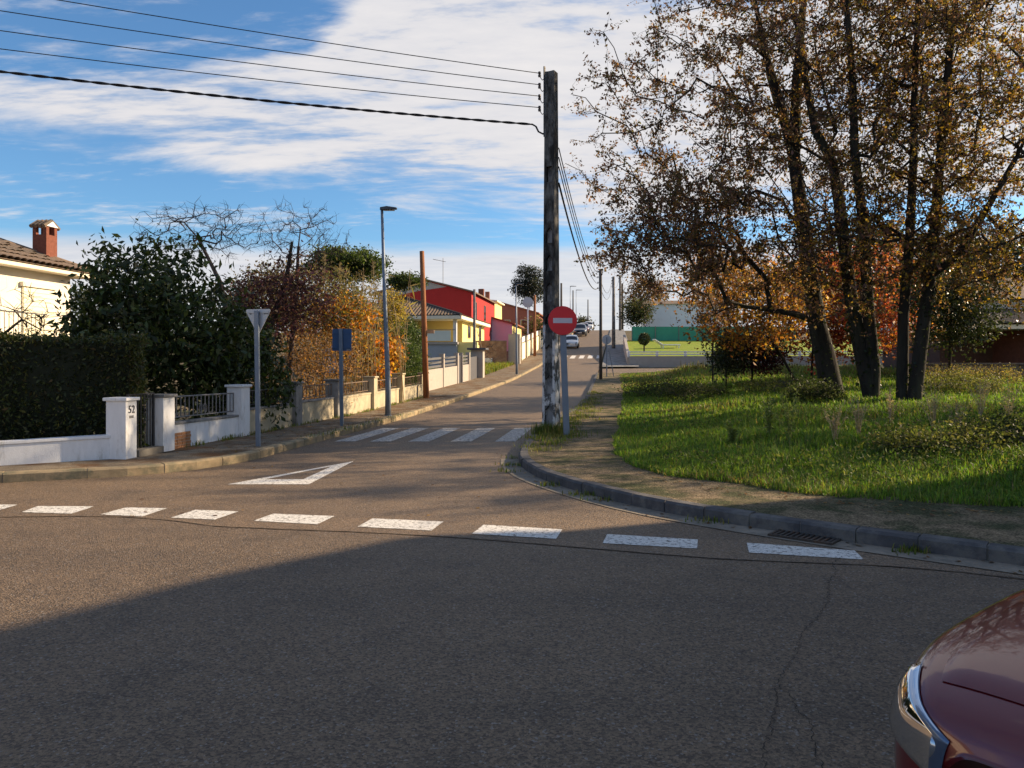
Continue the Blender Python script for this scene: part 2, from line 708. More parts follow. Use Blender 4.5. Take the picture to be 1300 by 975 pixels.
# roads: the cross street in front of the camera and the street going uphill, butted along a seam
def roads():
    # cross street: everything on the near side of the seam
    mb = MB()
    near = [(q[0], q[1]) for q in SEAM]
    far_edge = near
    back = [(q[0] - 6.0, q[1] - 24.0) for q in near]
    cross = strip_mesh('cross_street', far_edge, back, lambda x, y: 0.0, M_CROSS)
    structure(cross)
    # uphill street: from the seam to the kerbs, then between the kerbs
    left = [q for q in KERB_L]
    d_list = np.concatenate([np.arange(16.0, 60, 1.0), np.arange(60, 178, 2.0)])
    L = [SP(d, -6.05) for d in d_list]
    Rr = []
    for d in d_list:
        if d < 52:
            x = interp_x([q for q in KERB_R if q[1] > 12], d)
            Rr.append((x + 0.10, d))
        else:
            Rr.append(SP(d, -0.95 + 0.9 * float(smooth01(60, 150, d))))
    st = strip_mesh('uphill_street', L, Rr, lambda x, y: Hs(x, y) + 0.004, M_MAIN)
    structure(st)
    # junction apron between seam and the start of the street
    seam = [q for q in SEAM]
    outer = []
    KL = [q for q in KERB_L if q[1] < 16.0]
    KR = [q for q in KERB_R if q[1] < 16.0]
    ring = [(-40, -2.0)] + [(q[0] - 0.02, q[1] + 0.02) for q in KL] + [SP(16.0, -6.05), (interp_x([q for q in KERB_R if q[1] > 12], 16.0) + 0.10, 16.0)] + [(q[0] + 0.06, q[1] + 0.05) for q in reversed(KR)] + [(24, -13)]
    poly = [(q[0], q[1], 0.004) for q in ring]
    low = [(q[0], q[1], 0.004) for q in reversed(SEAM)]
    import bmesh
    bm = bmesh.new()
    vs = [bm.verts.new(q) for q in poly + low]
    es = [bm.edges.new((vs[i], vs[(i + 1) % len(vs)])) for i in range(len(vs))]
    bmesh.ops.triangle_fill(bm, use_beauty=True, edges=es)
    for f in bm.faces:
        if f.normal.z < 0:
            f.normal_flip()
    me = bpy.data.meshes.new('junction')
    bm.to_mesh(me)
    bm.free()
    structure(obj('junction', me, M_MAIN))
    return st, cross


street, cross = roads()
junction = bpy.data.objects['junction']


def gp(px, py):
    """a spot on the level road surface, from its bearing and its dip below the horizon"""
    d = EYE * 976 / (py - 462)
    return ((px - 650) / 976 * d, d)


def flat(name, pts, z, m, parent, zf=None):
    """sheet cut into a fine fan so that it can follow the road"""
    mb = MB()
    mb.poly([(p[0], p[1], (Hs(p[0], p[1]) + z)) for p in pts])
    o = mb.build(name, m, parent)
    if o.data.polygons[0].normal.z < 0:
        o.data.flip_normals()
    return o


# dashed give-way line
for q in ([(-45, 647), (-22, 641.0), (22, 641.6), (-4, 649.5)],
          [(27.5, 651), (48, 643.3), (120, 643.6), (91, 653)], [(127, 654), (160, 645), (212, 646), (181, 656.5)],
          [(217, 658), (248, 648), (303, 650), (273, 660.5)], [(322, 662), (347, 653), (425, 656), (403, 666.5)],
          [(454, 669.5), (473, 659), (563, 663), (548, 674.5)], [(599, 678.5), (614, 667), (714, 673), (706, 685)],
          [(765, 690.5), (771, 679), (886, 686), (885, 697.5)], [(951, 702.5), (948, 690), (1085, 700), (1097, 711.5)]):
    flat('dash_marking', [gp(*c) for c in q], 0.008, M_PAINT, junction)
# painted give-way triangle (three bars)
A, B_, T = gp(289, 615.5), gp(392, 615.5), gp(449, 586)
a, b, t = gp(336, 609.2), gp(385, 609.0), gp(421, 592.5)
for q in ((A, B_, b, a), (B_, T, t, b), (T, A, a, t)):
    flat('triangle_marking', list(q), 0.008, M_PAINT, junction)
# near zebra crossing
for k, pc in enumerate((-5.42, -4.70, -3.92, -3.06, -2.16)):
    for (d0, d1) in ((15.75, 19.1),):
        flat('zebra_stripe', [SP(d0, pc - .21), SP(d0 + .02, pc + .21), SP(d1, pc + .21), SP(d1, pc - .21)], 0.010, M_PAINT_OLD, street)
# far zebra crossing
for k in range(6):
    pc = -5.5 + k * 0.86
    flat('zebra_stripe', [SP(74.5, pc - .24), SP(74.5, pc + .24), SP(79.0, pc + .24), SP(79.0, pc - .24)], 0.016, M_PAINT, street)
# seam between the two asphalts and the long crack
def ribbon(name, pts, w, z, m, parent, rng, jag=0.0):
    V, F = [], []
    for k, p in enumerate(pts):
        a = pts[max(0, k - 1)]
        b = pts[min(len(pts) - 1, k + 1)]
        t = Vector((b[0] - a[0], b[1] - a[1])).normalized()
        n = Vector((-t.y, t.x))
        ww = w * rng.uniform(0.5, 1.4)
        off = rng.uniform(-jag, jag)
        c = Vector((p[0], p[1])) + n * off
        l, r = c + n * ww * .5, c - n * ww * .5
        V += [(l.x, l.y, z), (r.x, r.y, z)]
    F = [(2 * k, 2 * k + 1, 2 * k + 3, 2 * k + 2) for k in range(len(pts) - 1)]
    me = bpy.data.meshes.new(name)
    me.from_pydata(V, [], F)
    me.update()
    return obj(name, me, m, parent)


seam_pts = polyline([q for q in SEAM if -16 < q[0] < 9], 0.07)
ribbon('asphalt_seam', seam_pts, 0.010, 0.0075, mat('seam_tar', (0.05, 0.043, 0.037), .9, .4, 12), cross, rnd, 0.01)
crk = [(1052, 742), (1050, 765), (1037, 785), (1022, 800), (1012, 825), (998, 850), (988, 870), (985, 905), (975, 935), (968, 975), (955, 1040)]
ribbon('asphalt_crack', polyline([gp(*c) for c in crk], 0.022), 0.0045, 0.0045, mat('crack_dirt', (0.045, 0.038, 0.031), .95, .4, 20), cross, rnd, 0.014)
crk2 = [(988, 870), (1004, 884), (1012, 902), (1030, 921), (1034, 950), (1050, 985)]
ribbon('asphalt_crack', polyline([gp(*c) for c in crk2], 0.022), 0.004, 0.0046, M_DARKGAP, cross, rnd, 0.012)
crk3 = [(1050, 742), (1062, 728), (1058, 716), (1070, 708)]
ribbon('asphalt_crack', polyline([gp(*c) for c in crk3], 0.022), 0.005, 0.0125, M_DARKGAP, cross, rnd, 0.012)


def offset_line(line, w):
    out = []
    for k, p in enumerate(line):
        a = line[max(0, k - 1)]
        b = line[min(len(line) - 1, k + 1)]
        t = Vector((b[0] - a[0], b[1] - a[1])).normalized()
        n = Vector((-t.y, t.x))      # left of travel
        out.append((p[0] + n.x * w, p[1] + n.y * w))
    return out


# pavements
def pavement(name, kerb, inner, m, h=0.13):
    o = strip_mesh(name, kerb, inner, lambda x, y: Hs(x, y) + h, m)
    return structure(o)


KL_in = offset_line(KERB_L, 0.16)
KR_in = offset_line(KERB_R, -0.14)
WALL_FOOT = [(-36, -0.5), (-20, 5.2), (-11, 9.3), (-7.35, 11.15), (-6.15, 11.8)]
wl = polyline(WALL_FOOT + [SP(d, -7.65) for d in (12.8, 14, 16, 20, 26, 31)] + [SP(d, -8.45) for d in (33, 40, 50, 60, 75, 90, 110, 130, 150, 175)], 0.5)
# match lengths
def resample(line, n):
    L = [0]
    for a, b in zip(line, line[1:]):
        L.append(L[-1] + math.hypot(b[0] - a[0], b[1] - a[1]))
    t = np.linspace(0, L[-1], n)
    return list(zip(np.interp(t, L, [q[0] for q in line]).tolist(), np.interp(t, L, [q[1] for q in line]).tolist()))


pavement('left_pavement', KL_in, resample(wl, len(KL_in)), M_SIDEL, 0.135)
GRASS_X = [(0, 3.0), (7.8, 1.5), (11.05, 1.62), (12.5, 1.60), (17, 2.25), (25, 3.55), (33, 4.75), (45, 6.3), (50, 7.0), (60, 9.5)]   # (y, x of grass edge)
GRASS_Y = [(-5, 12.5), (1.6, 12.5), (1.72, 11.05), (2.06, 10.04), (2.45, 9.56), (3.17, 8.84), (3.71, 8.42), (5.2, 7.75), (9.0, 4.6), (14, 0.0), (24, -9.5)]
ge = [(24, -9.5), (14, 0.0), (9.0, 4.6), (5.2, 7.75), (3.71, 8.42), (3.17, 8.84), (2.45, 9.56), (2.06, 10.04), (1.72, 11.05), (1.6, 12.5), (2.25, 17), (3.55, 25), (4.75, 33), (6.3, 45), (7.2, 53)]
ge = [(q[0] + 0.25, q[1] + (0.2 if q[1] < 12 else 0)) for q in ge]
right_pavement = pavement('right_pavement', KR_in, resample(polyline(ge, 0.5), len(KR_in)), M_SIDEW, 0.125)

# kerbs: every stone its own piece
def kerb(name, line, w, h, m, length, side, rng, maxd, label_rest=True):
    e = structure(thing('kerb' if False else name, '', '') if False else bpy.data.objects.new(name, None))
    C.objects.link(e)
    inner = offset_line(line, w * side)
    far = MB()
    k = 0
    acc = 0
    i = 0
    step = max(1, int(round(length / 0.5)))
    while i + step < len(line):
        a0, a1 = line[i], line[i + step]
        b0, b1 = inner[i], inner[i + step]
        pts_o = line[i:i + step + 1]
        pts_i = inner[i:i + step + 1]
        d = math.hypot((a0[0] + a1[0]) / 2, (a0[1] + a1[1]) / 2)
        tgt = MB() if d < maxd else far
        g = 0.007
        dz = rng.uniform(-0.006, 0.006)
        sh = rng.uniform(-0.008, 0.008)
        n = len(pts_o)
        base = len(tgt.v)
        ch = 0.025
        for q in range(n):
            o_, i_ = Vector(pts_o[q]), Vector(pts_i[q])
            t = Vector((a1[0] - a0[0], a1[1] - a0[1])).normalized()
            if q == 0:
                o_ = o_ + t * g
                i_ = i_ + t * g
            if q == n - 1:
                o_ = o_ - t * g
                i_ = i_ - t * g
            nrm = (i_ - o_).normalized()
            o_ = o_ + nrm * sh
            z = Hs(o_.x, o_.y)
            oc = o_ + nrm * ch
            tgt.v += [(o_.x, o_.y, z - 0.15), (o_.x, o_.y, z + h - ch + dz), (oc.x, oc.y, z + h + dz), (i_.x, i_.y, z + h + dz), (i_.x, i_.y, z - 0.15)]
        for q in range(n - 1):
            for j in range(4):
                tgt.f.append((base + q * 5 + j, base + q * 5 + j + 1, base + (q + 1) * 5 + j + 1, base + (q + 1) * 5 + j))
        tgt.f.append(tuple(base + j for j in range(5)))
        tgt.f.append(tuple(base + (n - 1) * 5 + j for j in reversed(range(5))))
        if d < maxd:
            tgt.build('kerb_stone', m, e)
        i += step
    # mortar bed showing in the joints
    mo = MB()
    for q in range(len(line)):
        o_, i_ = Vector(line[q]), Vector(inner[q])
        nrm = (i_ - o_).normalized()
        o_ = o_ + nrm * .014
        i_ = i_ - nrm * .004
        z = Hs(o_.x, o_.y)
        mo.v += [(o_.x, o_.y, z - .14), (o_.x, o_.y, z + h - .030), (o_.x + nrm.x * .024, o_.y + nrm.y * .024, z + h - .011), (i_.x, i_.y, z + h - .011), (i_.x, i_.y, z - .14)]
    for q in range(len(line) - 1):
        for j in range(4):
            mo.f.append((q * 5 + j, q * 5 + j + 1, (q + 1) * 5 + j + 1, (q + 1) * 5 + j))
    mo.build('mortar_bed', mat('joint_mortar', (0.22, 0.20, 0.17), .95, .3, 8), e)
    if far.v:
        o = far.build('far_kerb_run', m, e)
        o['kind'] = 'stuff'
    return e


kerb('left_kerb', KERB_L, 0.17, 0.14, M_KERB_L, 1.0, 1, rnd, 60)
kerb('right_kerb', KERB_R, 0.15, 0.135, M_KERB_R, 0.5, -1, rnd, 60)
gl = [q for q in KERB_R if q[1] < 13.0]
g_in = offset_line(gl, 0.30)
structure(strip_mesh('gutter', [(q[0], q[1]) for q in gl], g_in, lambda x, y: 0.0105, M_GUT))
# damp dirt caught in the gutter is part of the gutter material; a drain grate lies in it
gc = Vector(gp(1022, 684))
gdir = Vector((gp(1300, 720)[0] - gp(900, 662)[0], gp(1300, 720)[1] - gp(900, 662)[1])).normalized()
gt = thing('drain_grate', 'rusty slotted drain grate beside the kerb at the right', 'drain', (gc.x, gc.y, 0.012), math.atan2(gdir.y, gdir.x))
M_IRON = mat('rusty_iron', (0.045, 0.038, 0.032), 0.75, 0.4, 12, 0.3, 80, 0.4, col2=(0.09, 0.05, 0.03), sc2=8)
mb = MB()
for x0, x1, y0, y1 in ((-.29, .29, -.15, -.125), (-.29, .29, .125, .15), (-.29, -.265, -.125, .125), (.265, .29, -.125, .125)):
    mb.box(x0, x1, y0, y1, 0.0, 0.018)
mb.build('frame', M_IRON, gt)
MB().box(-.265, .265, -.125, .125, 0.001, 0.004).build('pit', M_DARKGAP, gt)
for k in range(11):
    x = -.24 + k * .048
    MB().box(x - .011, x + .011, -.125, .125, 0.004, 0.017, Matrix.Shear('XZ', 4, (0, 0)) if False else None).build('bar', M_IRON, gt)

# ------------------------------------------------------------------ common materials for objects
M_WHITE = mat('white_render', (0.76, 0.77, 0.78), 0.85, 0.08, 4, 0.35, 50, 0.2, col2=(0.36, 0.34, 0.29), sc2=1.8, thr=(0.52, 0.78), stretch=(3.0, 3.0, 0.9))
M_CREAM = mat('cream_render', (0.80, 0.74, 0.58), 0.85, 0.06, 3, 0.2, 60, 0.2)
M_OLDCON = mat('old_concrete_wall', (0.46, 0.40, 0.28), 0.9, 0.22, 3, 0.5, 60, 0.2, col2=(0.22, 0.20, 0.15), sc2=1.2, thr=(0.45, 0.75))
M_GREYCON = mat('grey_concrete', (0.25, 0.245, 0.235), 0.9, 0.25, 4, 0.5, 60, 0.2, col2=(0.12, 0.12, 0.115), sc2=1.8)
M_PALEWALL = mat('pale_block_wall', (0.40, 0.36, 0.32), 0.9, 0.1, 4, 0.3, 50, 0.2)
M_GALV = mat('galvanised_steel', (0.17, 0.21, 0.27), 0.5, 0.12, 10, 0.1, 60, 0.5, metal=0.35)
M_SIGNBACK = mat('sign_back_aluminium', (0.42, 0.45, 0.49), 0.5, 0.08, 8, 0.0, 60, 0.5, metal=0.25)
M_BLUEBACK = mat('blue_sign_back', (0.035, 0.085, 0.19), 0.45, 0.12, 8, 0.0, 60, 0.5)
M_BLACKIRON = mat('black_iron', (0.025, 0.025, 0.028), 0.5, 0.3, 10, 0.0, 60, 0.4)
M_GREYIRON = mat('grey_painted_iron', (0.16, 0.16, 0.16), 0.55, 0.25, 10, 0.0, 60, 0.4)
M_TILE = mat('roof_tile', (0.21, 0.155, 0.115), 0.9, 0.3, 9, 0.4, 50, 0.15, col2=(0.11, 0.10, 0.08), sc2=2.5)
M_TILE_RED = mat('red_roof_tile', (0.30, 0.12, 0.075), 0.9, 0.3, 9, 0.4, 50, 0.15, col2=(0.16, 0.09, 0.07), sc2=2.0)
M_BRICKRED = mat('chimney_brick', (0.19, 0.072, 0.05), 0.9, 0.25, 14, 0.5, 70, 0.15)
M_WIRE = mat('black_cable', (0.012, 0.012, 0.014), 0.6, 0.1, 4)
M_WOODPOLE = mat('creosoted_pine', (0.30, 0.125, 0.055), 0.85, 0.25, 4, 0.5, 30, 0.2, col2=(0.17, 0.08, 0.045), sc2=1.2, stretch=(6, 6, 0.6))
M_BARK = mat('dark_bark', (0.034, 0.030, 0.027), 0.95, 0.4, 6, 1.0, 18, 0.1, col2=(0.055, 0.056, 0.042), sc2=2.0, stretch=(1, 1, 0.25))
M_TWIG = mat('pale_twig_bark', (0.10, 0.085, 0.075), 0.95, 0.3, 6)
M_GLASS = glassmat('window_glass')
M_LEAF = leafmat('autumn_leaf', 0.5)
M_LEAFD = leafmat('glossy_evergreen_leaf', 0.28, 0.42)
M_GRASS = leafmat('grass_blade', 0.45, 0.6)

# ------------------------------------------------------------------ left boundary walls
def rail_bar_mesh(h, r=0.011):
    return MB().tube([(0, 0, 0), (0, 0, h)], r, 6).mesh('bar')


def oriented(d, p, off=0.0):
    x, y = SP(d, p)
    return Vector((x, y, Hs(x, y) + 0.13))


def pillar(parent, base_w, w, dpt, h, m, mcap, yaw=YAW_ST, cap=0.05, over=0.035, name='pillar'):
    """base_w: world position of the foot centre, parent has identity transform"""
    M = Matrix.Translation(base_w) @ Matrix.Rotation(yaw, 4, 'Z')
    o = MB().box(-w / 2, w / 2, -dpt / 2, dpt / 2, -0.12, h).build(name, m, parent, bevel=0.008)
    o.matrix_local = M
    c = MB().box(-w / 2 - over, w / 2 + over, -dpt / 2 - over, dpt / 2 + over, 0, cap).build('coping', mcap, o, bevel=0.01)
    c.location = (0, 0, h)
    return o


def wall_between(parent, A, B, h0, h1, thick, m, mcap=None, name='wall_panel', cap=0.045, over=0.02, below=0.15):
    """straight wall from A to B (world feet), top following the feet"""
    A, B = Vector(A), Vector(B)
    d = B - A
    t = Vector((d.x, d.y, 0)).normalized()
    n = Vector((-t.y, t.x, 0)) * thick / 2
    mb = MB()
    v = [A - n - Vector((0, 0, below)), B - n - Vector((0, 0, below)), B + n - Vector((0, 0, below)), A + n - Vector((0, 0, below)),
         A - n + Vector((0, 0, h0)), B - n + Vector((0, 0, h1)), B + n + Vector((0, 0, h1)), A + n + Vector((0, 0, h0))]
    mb.v = [tuple(q) for q in v]
    mb.f = [(0, 3, 2, 1), (4, 5, 6, 7), (0, 1, 5, 4), (1, 2, 6, 5), (2, 3, 7, 6), (3, 0, 4, 7)]
    o = mb.build(name, m, parent, bevel=0.006)
    if mcap is not None:
        n2 = n.normalized() * (thick / 2 + over)
        v = [A - n2 + Vector((0, 0, h0 + .002)), B - n2 + Vector((0, 0, h1 + .002)), B + n2 + Vector((0, 0, h1 + .002)), A + n2 + Vector((0, 0, h0 + .002))]
        v += [q + Vector((0, 0, cap)) for q in v]
        mb = MB()
        mb.v = [tuple(q) for q in v]
        mb.f = [(0, 3, 2, 1), (4, 5, 6, 7), (0, 1, 5, 4), (1, 2, 6, 5), (2, 3, 7, 6), (3, 0, 4, 7)]
        mb.build('coping', mcap, o, bevel=0.006)
    return o


def railing(parent, A, B, h, m, spacing=0.14, bow=False, scroll=False):
    """iron railing between two points (bottom rail line)"""
    A, B = Vector(A), Vector(B)
    d = B - A
    L = d.length
    t = d.normalized()
    mb = MB()
    mb.tube([A + Vector((0, 0, .04)), B + Vector((0, 0, .04))], 0.013, 6)
    o = mb.build('railing', m, parent)
    MB().tube([A + Vector((0, 0, h)), B + Vector((0, 0, h))], 0.016, 6).build('top_rail', m, o)
    n = max(2, int(L / spacing))
    me = rail_bar_mesh(h - .04)
    me.materials.append(m)
    for k in range(n + 1):
        q = A + d * (k / n) + Vector((0, 0, .04))
        b = obj('bar', me, None, o)
        b.location = q
    if scroll:
        c = A + d * 0.5 + Vector((0, 0, h * 0.35))
        for s in (-1, 1):
            pts = []
            for k in range(16):
                w = k / 15 * 2 * math.pi * 1.2
                r = 0.075 * (1 - k / 22)
                pts.append(c + t * s * (0.075 - r * math.cos(w)) + Vector((0, 0, r * math.sin(w) * 1.6)))
            MB().tube(pts, 0.008, 5).build('scroll', m, o)
    return o


P_W = -7.55
PD = [11.95, 12.98, 15.7, 18.35, 21.1, 24.3, 27.5, 30.7]     # distances of the pillars along the street
PP = [oriented(d, P_W) for d in PD]

gw = thing('white_garden_wall', 'low white rendered garden wall with iron railing and three square pillars', 'wall')
pil0 = pillar(gw, PP[0], 0.33, 0.28, 0.90, M_WHITE, M_WHITE)
pil1 = pillar(gw, PP[1], 0.32, 0.34, 0.91, M_WHITE, M_GREYCON)
pil2 = pillar(gw, PP[2], 0.32, 0.36, 1.0, M_WHITE, M_WHITE)
left_foot = Vector((-7.6, 11.03, 0.13))
lf2 = Vector((-15.5, 7.35, 0.13))
corner = PP[0] + Vector((-0.155, -0.04, 0))
wall_between(gw, lf2, left_foot, 0.27, 0.30, 0.18, M_WHITE, M_WHITE)
wall_between(gw, left_foot, corner, 0.30, 0.33, 0.18, M_WHITE, M_WHITE)
uv3 = Vector((UX, UY, 0))
wa = PP[1] + uv3 * 0.181
wb = PP[2] - uv3 * 0.181
wall_between(gw, wa, wb, 0.42, 0.40, 0.17, M_WHITE, M_GREYCON)
railing(gw, wa + Vector((0, 0, .50)) + uv3 * .03, wb + Vector((0, 0, .48)) - uv3 * .03, 0.40, M_GREYIRON, 0.13, scroll=True)
# brick patch at the foot of the wall beside the second pillar
vr = Vector((UY, -UX, 0))
br_o = wa + vr * 0.088
M_BRICK2 = mat('orange_brick', (0.40, 0.20, 0.10), 0.9, 0.25, 9, 0.4, 60, 0.15)
for r_ in range(5):
    for c_ in range(4):
        x0 = 0.005 + c_ * 0.15
        mb = MB()
        mb.box(-0.068, 0.068, -0.010, 0.010, -0.024, 0.024)
        b_ = mb.build('brick', M_BRICK2, gw)
        b_.matrix_local = Matrix.Translation(br_o + uv3 * (0.085 + c_ * 0.145 + (0.02 if r_ % 2 else 0)) + Vector((0, 0, 0.03 + r_ * 0.055))) @ Matrix.Rotation(YAW_ST + R(90), 4, 'Z')
# house number on the first pillar
def text_mesh(body, size, extr=0.003):
    cu = bpy.data.curves.new('text', 'FONT')
    cu.body = body
    cu.size = size
    cu.extrude = extr
    cu.align_x = 'CENTER'
    o = bpy.data.objects.new('tmp_text', cu)
    C.objects.link(o)
    dg = bpy.context.evaluated_depsgraph_get()
    me = bpy.data.meshes.new_from_object(o.evaluated_get(dg))
    bpy.data.objects.remove(o)
    bpy.data.curves.remove(cu)
    return me


M_INK = mat('dark_number_paint', (0.04, 0.045, 0.06), 0.5, 0.1, 6)
pl = obj('house_number', text_mesh('52', 0.17), M_INK, pil0)
pl.matrix_local = Matrix.Translation((0.172, 0.0, 0.71)) @ Matrix.Rotation(R(90), 4, 'Z') @ Matrix.Rotation(R(90), 4, 'X')
MB().box(0.166, 0.171, -0.05, 0.05, 0.63, 0.67).build('name_plate', M_GREYIRON, pil0)

# iron gate between the first two pillars
ga = PP[0] + uv3 * 0.16
gb = PP[1] - uv3 * 0.20
gate = thing('garden_gate', 'narrow black iron gate between the white pillars', 'gate', ga)
gd = gb - ga
MB().tube([Vector((0, 0, .06)), Vector((0, 0, .98)), gd + Vector((0, 0, .98)), gd + Vector((0, 0, .06)), Vector((0, 0, .06))], 0.022, 6).build('frame', M_BLACKIRON, gate)
gm = rail_bar_mesh(0.92, 0.010)
gm.materials.append(M_BLACKIRON)
for k in range(1, 8):
    b_ = obj('bar', gm, None, gate)
    b_.location = gd * (k / 8) + Vector((0, 0, .06))
MB().tube([gd * .1 + Vector((0.03, 0, .5)), gd * .1 + Vector((.10, 0, .5))], .012, 6).build('handle', M_GREYIRON, gate)
stp = thing('doorstep', 'worn stone step under the black garden gate', 'step')
wall_between(stp, ga + vr * 0.02, gb + vr * 0.02, 0.11, 0.11, 0.34, mat('worn_step_stone', (0.13, 0.12, 0.105), 0.9, 0.3, 5, 0.4, 50), None, name='slab')

# old concrete wall further up
ow = thing('concrete_garden_wall', 'old stained beige concrete wall with rusty railings and grey pillars along the left pavement', 'wall')
for k in range(3, 8):
    w_ = 0.36 if k < 7 else 0.16
    pillar(ow, PP[k], w_, w_, 1.0 if k != 7 else 0.92, M_GREYCON if k in (3, 4) else M_OLDCON, M_GREYCON if k in (3, 4) else M_OLDCON)
M_RUSTRAIL = mat('rusty_railing', (0.17, 0.12, 0.085), 0.8, 0.35, 12, 0.2, 60, 0.3)
for k in range(2, 7):
    a_ = PP[k] + uv3 * (0.181 if k > 2 else .183)
    b_ = PP[k + 1] - uv3 * (0.181 if k < 6 else 0.081)
    h_ = (0.50, 0.52, 0.50, 0.48, 0.46)[k - 2]
    wall_between(ow, a_, b_, h_, h_, 0.16, M_OLDCON, M_OLDCON if k > 3 else M_GREYCON)
    railing(ow, a_ + Vector((0, 0, h_ + .07)) + uv3 * .02, b_ + Vector((0, 0, h_ + .07)) - uv3 * .02, 0.33, M_RUSTRAIL if k > 2 else M_BLACKIRON, 0.2)

# pale wall with slatted panels
def slat_wall():
    P2 = -8.3
    t = thing('slatted_wall', 'pale block wall topped with dark horizontal slat panels beyond the wooden pole', 'wall')
    M_SLAT = mat('dark_slat', (0.10, 0.10, 0.105), 0.6, 0.2, 8)
    M_DKGATE = mat('dark_grey_gate', (0.085, 0.085, 0.095), 0.55, 0.15, 8)
    posts = [34.4, 38.0, 41.5, 42.7, 44.9]
    for k, (d0, d1) in enumerate(zip(posts, posts[1:])):
        A, B = oriented(d0, P2), oriented(d1, P2)
        if k == 2:
            wall_between(t, A + uv3 * .12, B - uv3 * .12, 1.5, 1.5, 0.06, M_DKGATE, None, name='door_leaf')
            continue
        wall_between(t, A + uv3 * .12, B - uv3 * .12, 0.95, 0.95, 0.16, M_PALEWALL)
        for j in range(3):
            q0 = A + uv3 * .125 + Vector((0, 0, 1.0 + j * 0.19))
            q1 = B - uv3 * .125 + Vector((0, 0, 1.0 + j * 0.19))
            wall_between(t, q0, q1, 0.11, 0.11, 0.03, M_SLAT, None, name='slat', below=0.0)
    for d0 in posts:
        pillar(t, oriented(d0, P2), 0.24, 0.24, 1.62, M_PALEWALL, M_PALEWALL, cap=0.03, over=0.01)
    return t


slat_wall()
gp2 = thing('gate_pillars_wall', 'grey rendered entrance with a dark gate and flat canopy in front of the yellow house', 'wall')
M_DKGATE = mat('dark_grey_gate', (0.085, 0.085, 0.095), 0.55, 0.15, 8)
a0, a1, a2, a3, a4 = (oriented(d, -8.3) for d in (45.4, 45.5, 46.3, 47.9, 50.0))
wall_between(gp2, a0, a3 - uv3 * .04, 1.35, 1.35, 0.06, M_DKGATE, None, 'gate_leaf')
pillar(gp2, a3 + uv3 * .35, 0.75, 0.70, 1.75, M_PALEWALL, M_DKGATE, cap=.12, over=.22)
wall_between(gp2, a3 + uv3 * .72, a4, 1.1, 1.1, 0.16, M_PALEWALL)

# walls beyond the empty lot
fw = thing('far_garden_wall', 'pale garden wall with tall posts and white panels far up the left pavement', 'wall')
fpos = [66.5, 70.0, 74.5, 79.0, 83.5, 88.0, 93.0, 98.5]
for k, d0 in enumerate(fpos):
    pillar(fw, oriented(d0, -8.3), 0.5 if k else 1.0, 0.4 if k else 0.6, 2.1 if k else 2.5, M_PALEWALL if k == 0 else M_OLDCON, M_PALEWALL, cap=.05, over=.02)
    if k:
        A, B = oriented(fpos[k - 1], -8.3), oriented(d0, -8.3)
        wall_between(fw, A + uv3 * .3, B - uv3 * .2, 1.5, 1.5, 0.16, M_CREAM, None)
        wall_between(fw, A + uv3 * .3 + Vector((0, 0, 1.6)), B - uv3 * .2 + Vector((0, 0, 1.6)), 0.5, 0.5, 0.05, M_WHITE, None, name='white_panel', below=0.0)

# ------------------------------------------------------------------ houses
def box_part(name, x0, x1, y0, y1, z0, z1, m, parent, bevel=0.0):
    return MB().box(x0, x1, y0, y1, z0, z1).build(name, m, parent, bevel=bevel)


def window_x(parent, x, yc, zc, w, h, mframe, mpane=None, sgn=1, name='window'):
    """window on a wall facing +x (sgn 1)"""
    f = MB()
    for (a0, a1, b0, b1) in ((-w / 2, w / 2, -h / 2, -h / 2 + .06), (-w / 2, w / 2, h / 2 - .06, h / 2), (-w / 2, -w / 2 + .06, -h / 2 + .06, h / 2 - .06), (w / 2 - .06, w / 2, -h / 2 + .06, h / 2 - .06)):
        f.box(x, x + sgn * .05, yc + a0, yc + a1, zc + b0, zc + b1)
    o = f.build(name, mframe, parent)
    MB().box(x + .003, x + sgn * .02, yc - w / 2 + .06, yc + w / 2 - .06, zc - h / 2 + .06, zc + h / 2 - .06).build('pane', mpane or M_GLASS, o)
    return o


def window_y(parent, y, xc, zc, w, h, mframe, mpane=None, name='window'):
    """window on a wall facing -y"""
    f = MB()
    for (a0, a1, b0, b1) in ((-w / 2, w / 2, -h / 2, -h / 2 + .06), (-w / 2, w / 2, h / 2 - .06, h / 2), (-w / 2, -w / 2 + .06, -h / 2 + .06, h / 2 - .06), (w / 2 - .06, w / 2, -h / 2 + .06, h / 2 - .06)):
        f.box(xc + a0, xc + a1, y - .05, y, zc + b0, zc + b1)
    o = f.build(name, mframe, parent)
    MB().box(xc - w / 2 + .06, xc + w / 2 - .06, y - .02, y - .003, zc - h / 2 + .06, zc + h / 2 - .06).build('pane', mpane or M_GLASS, o)
    return o


def tile_field(name, O, along, up, nA, length_fn, m, parent, w=0.22, r=0.085):
    """one mesh of barrel tile columns: O start corner, along = eave direction, up = direction up the slope"""
    along, up = Vector(along).normalized(), Vector(up).normalized()
    n = along.cross(up)
    if n.z < 0:
        n = -n
    mb = MB()
    for k in range(nA):
        L = length_fn(k * w + w / 2)
        if L < 0.2:
            continue
        c = Vector(O) + along * (k * w + w / 2)
        i = len(mb.v)
        K = 5
        for e in (0, L):
            for j in range(K):
                a = math.pi * j / (K - 1)
                q = c + up * e + along * (math.cos(a) * w * 0.5) + n * (math.sin(a) * r)
                mb.v.append(tuple(q))
        for j in range(K - 1):
            mb.f.append((i + j, i + j + 1, i + K + j + 1, i + K + j))
    return mb.build(name, m, parent)


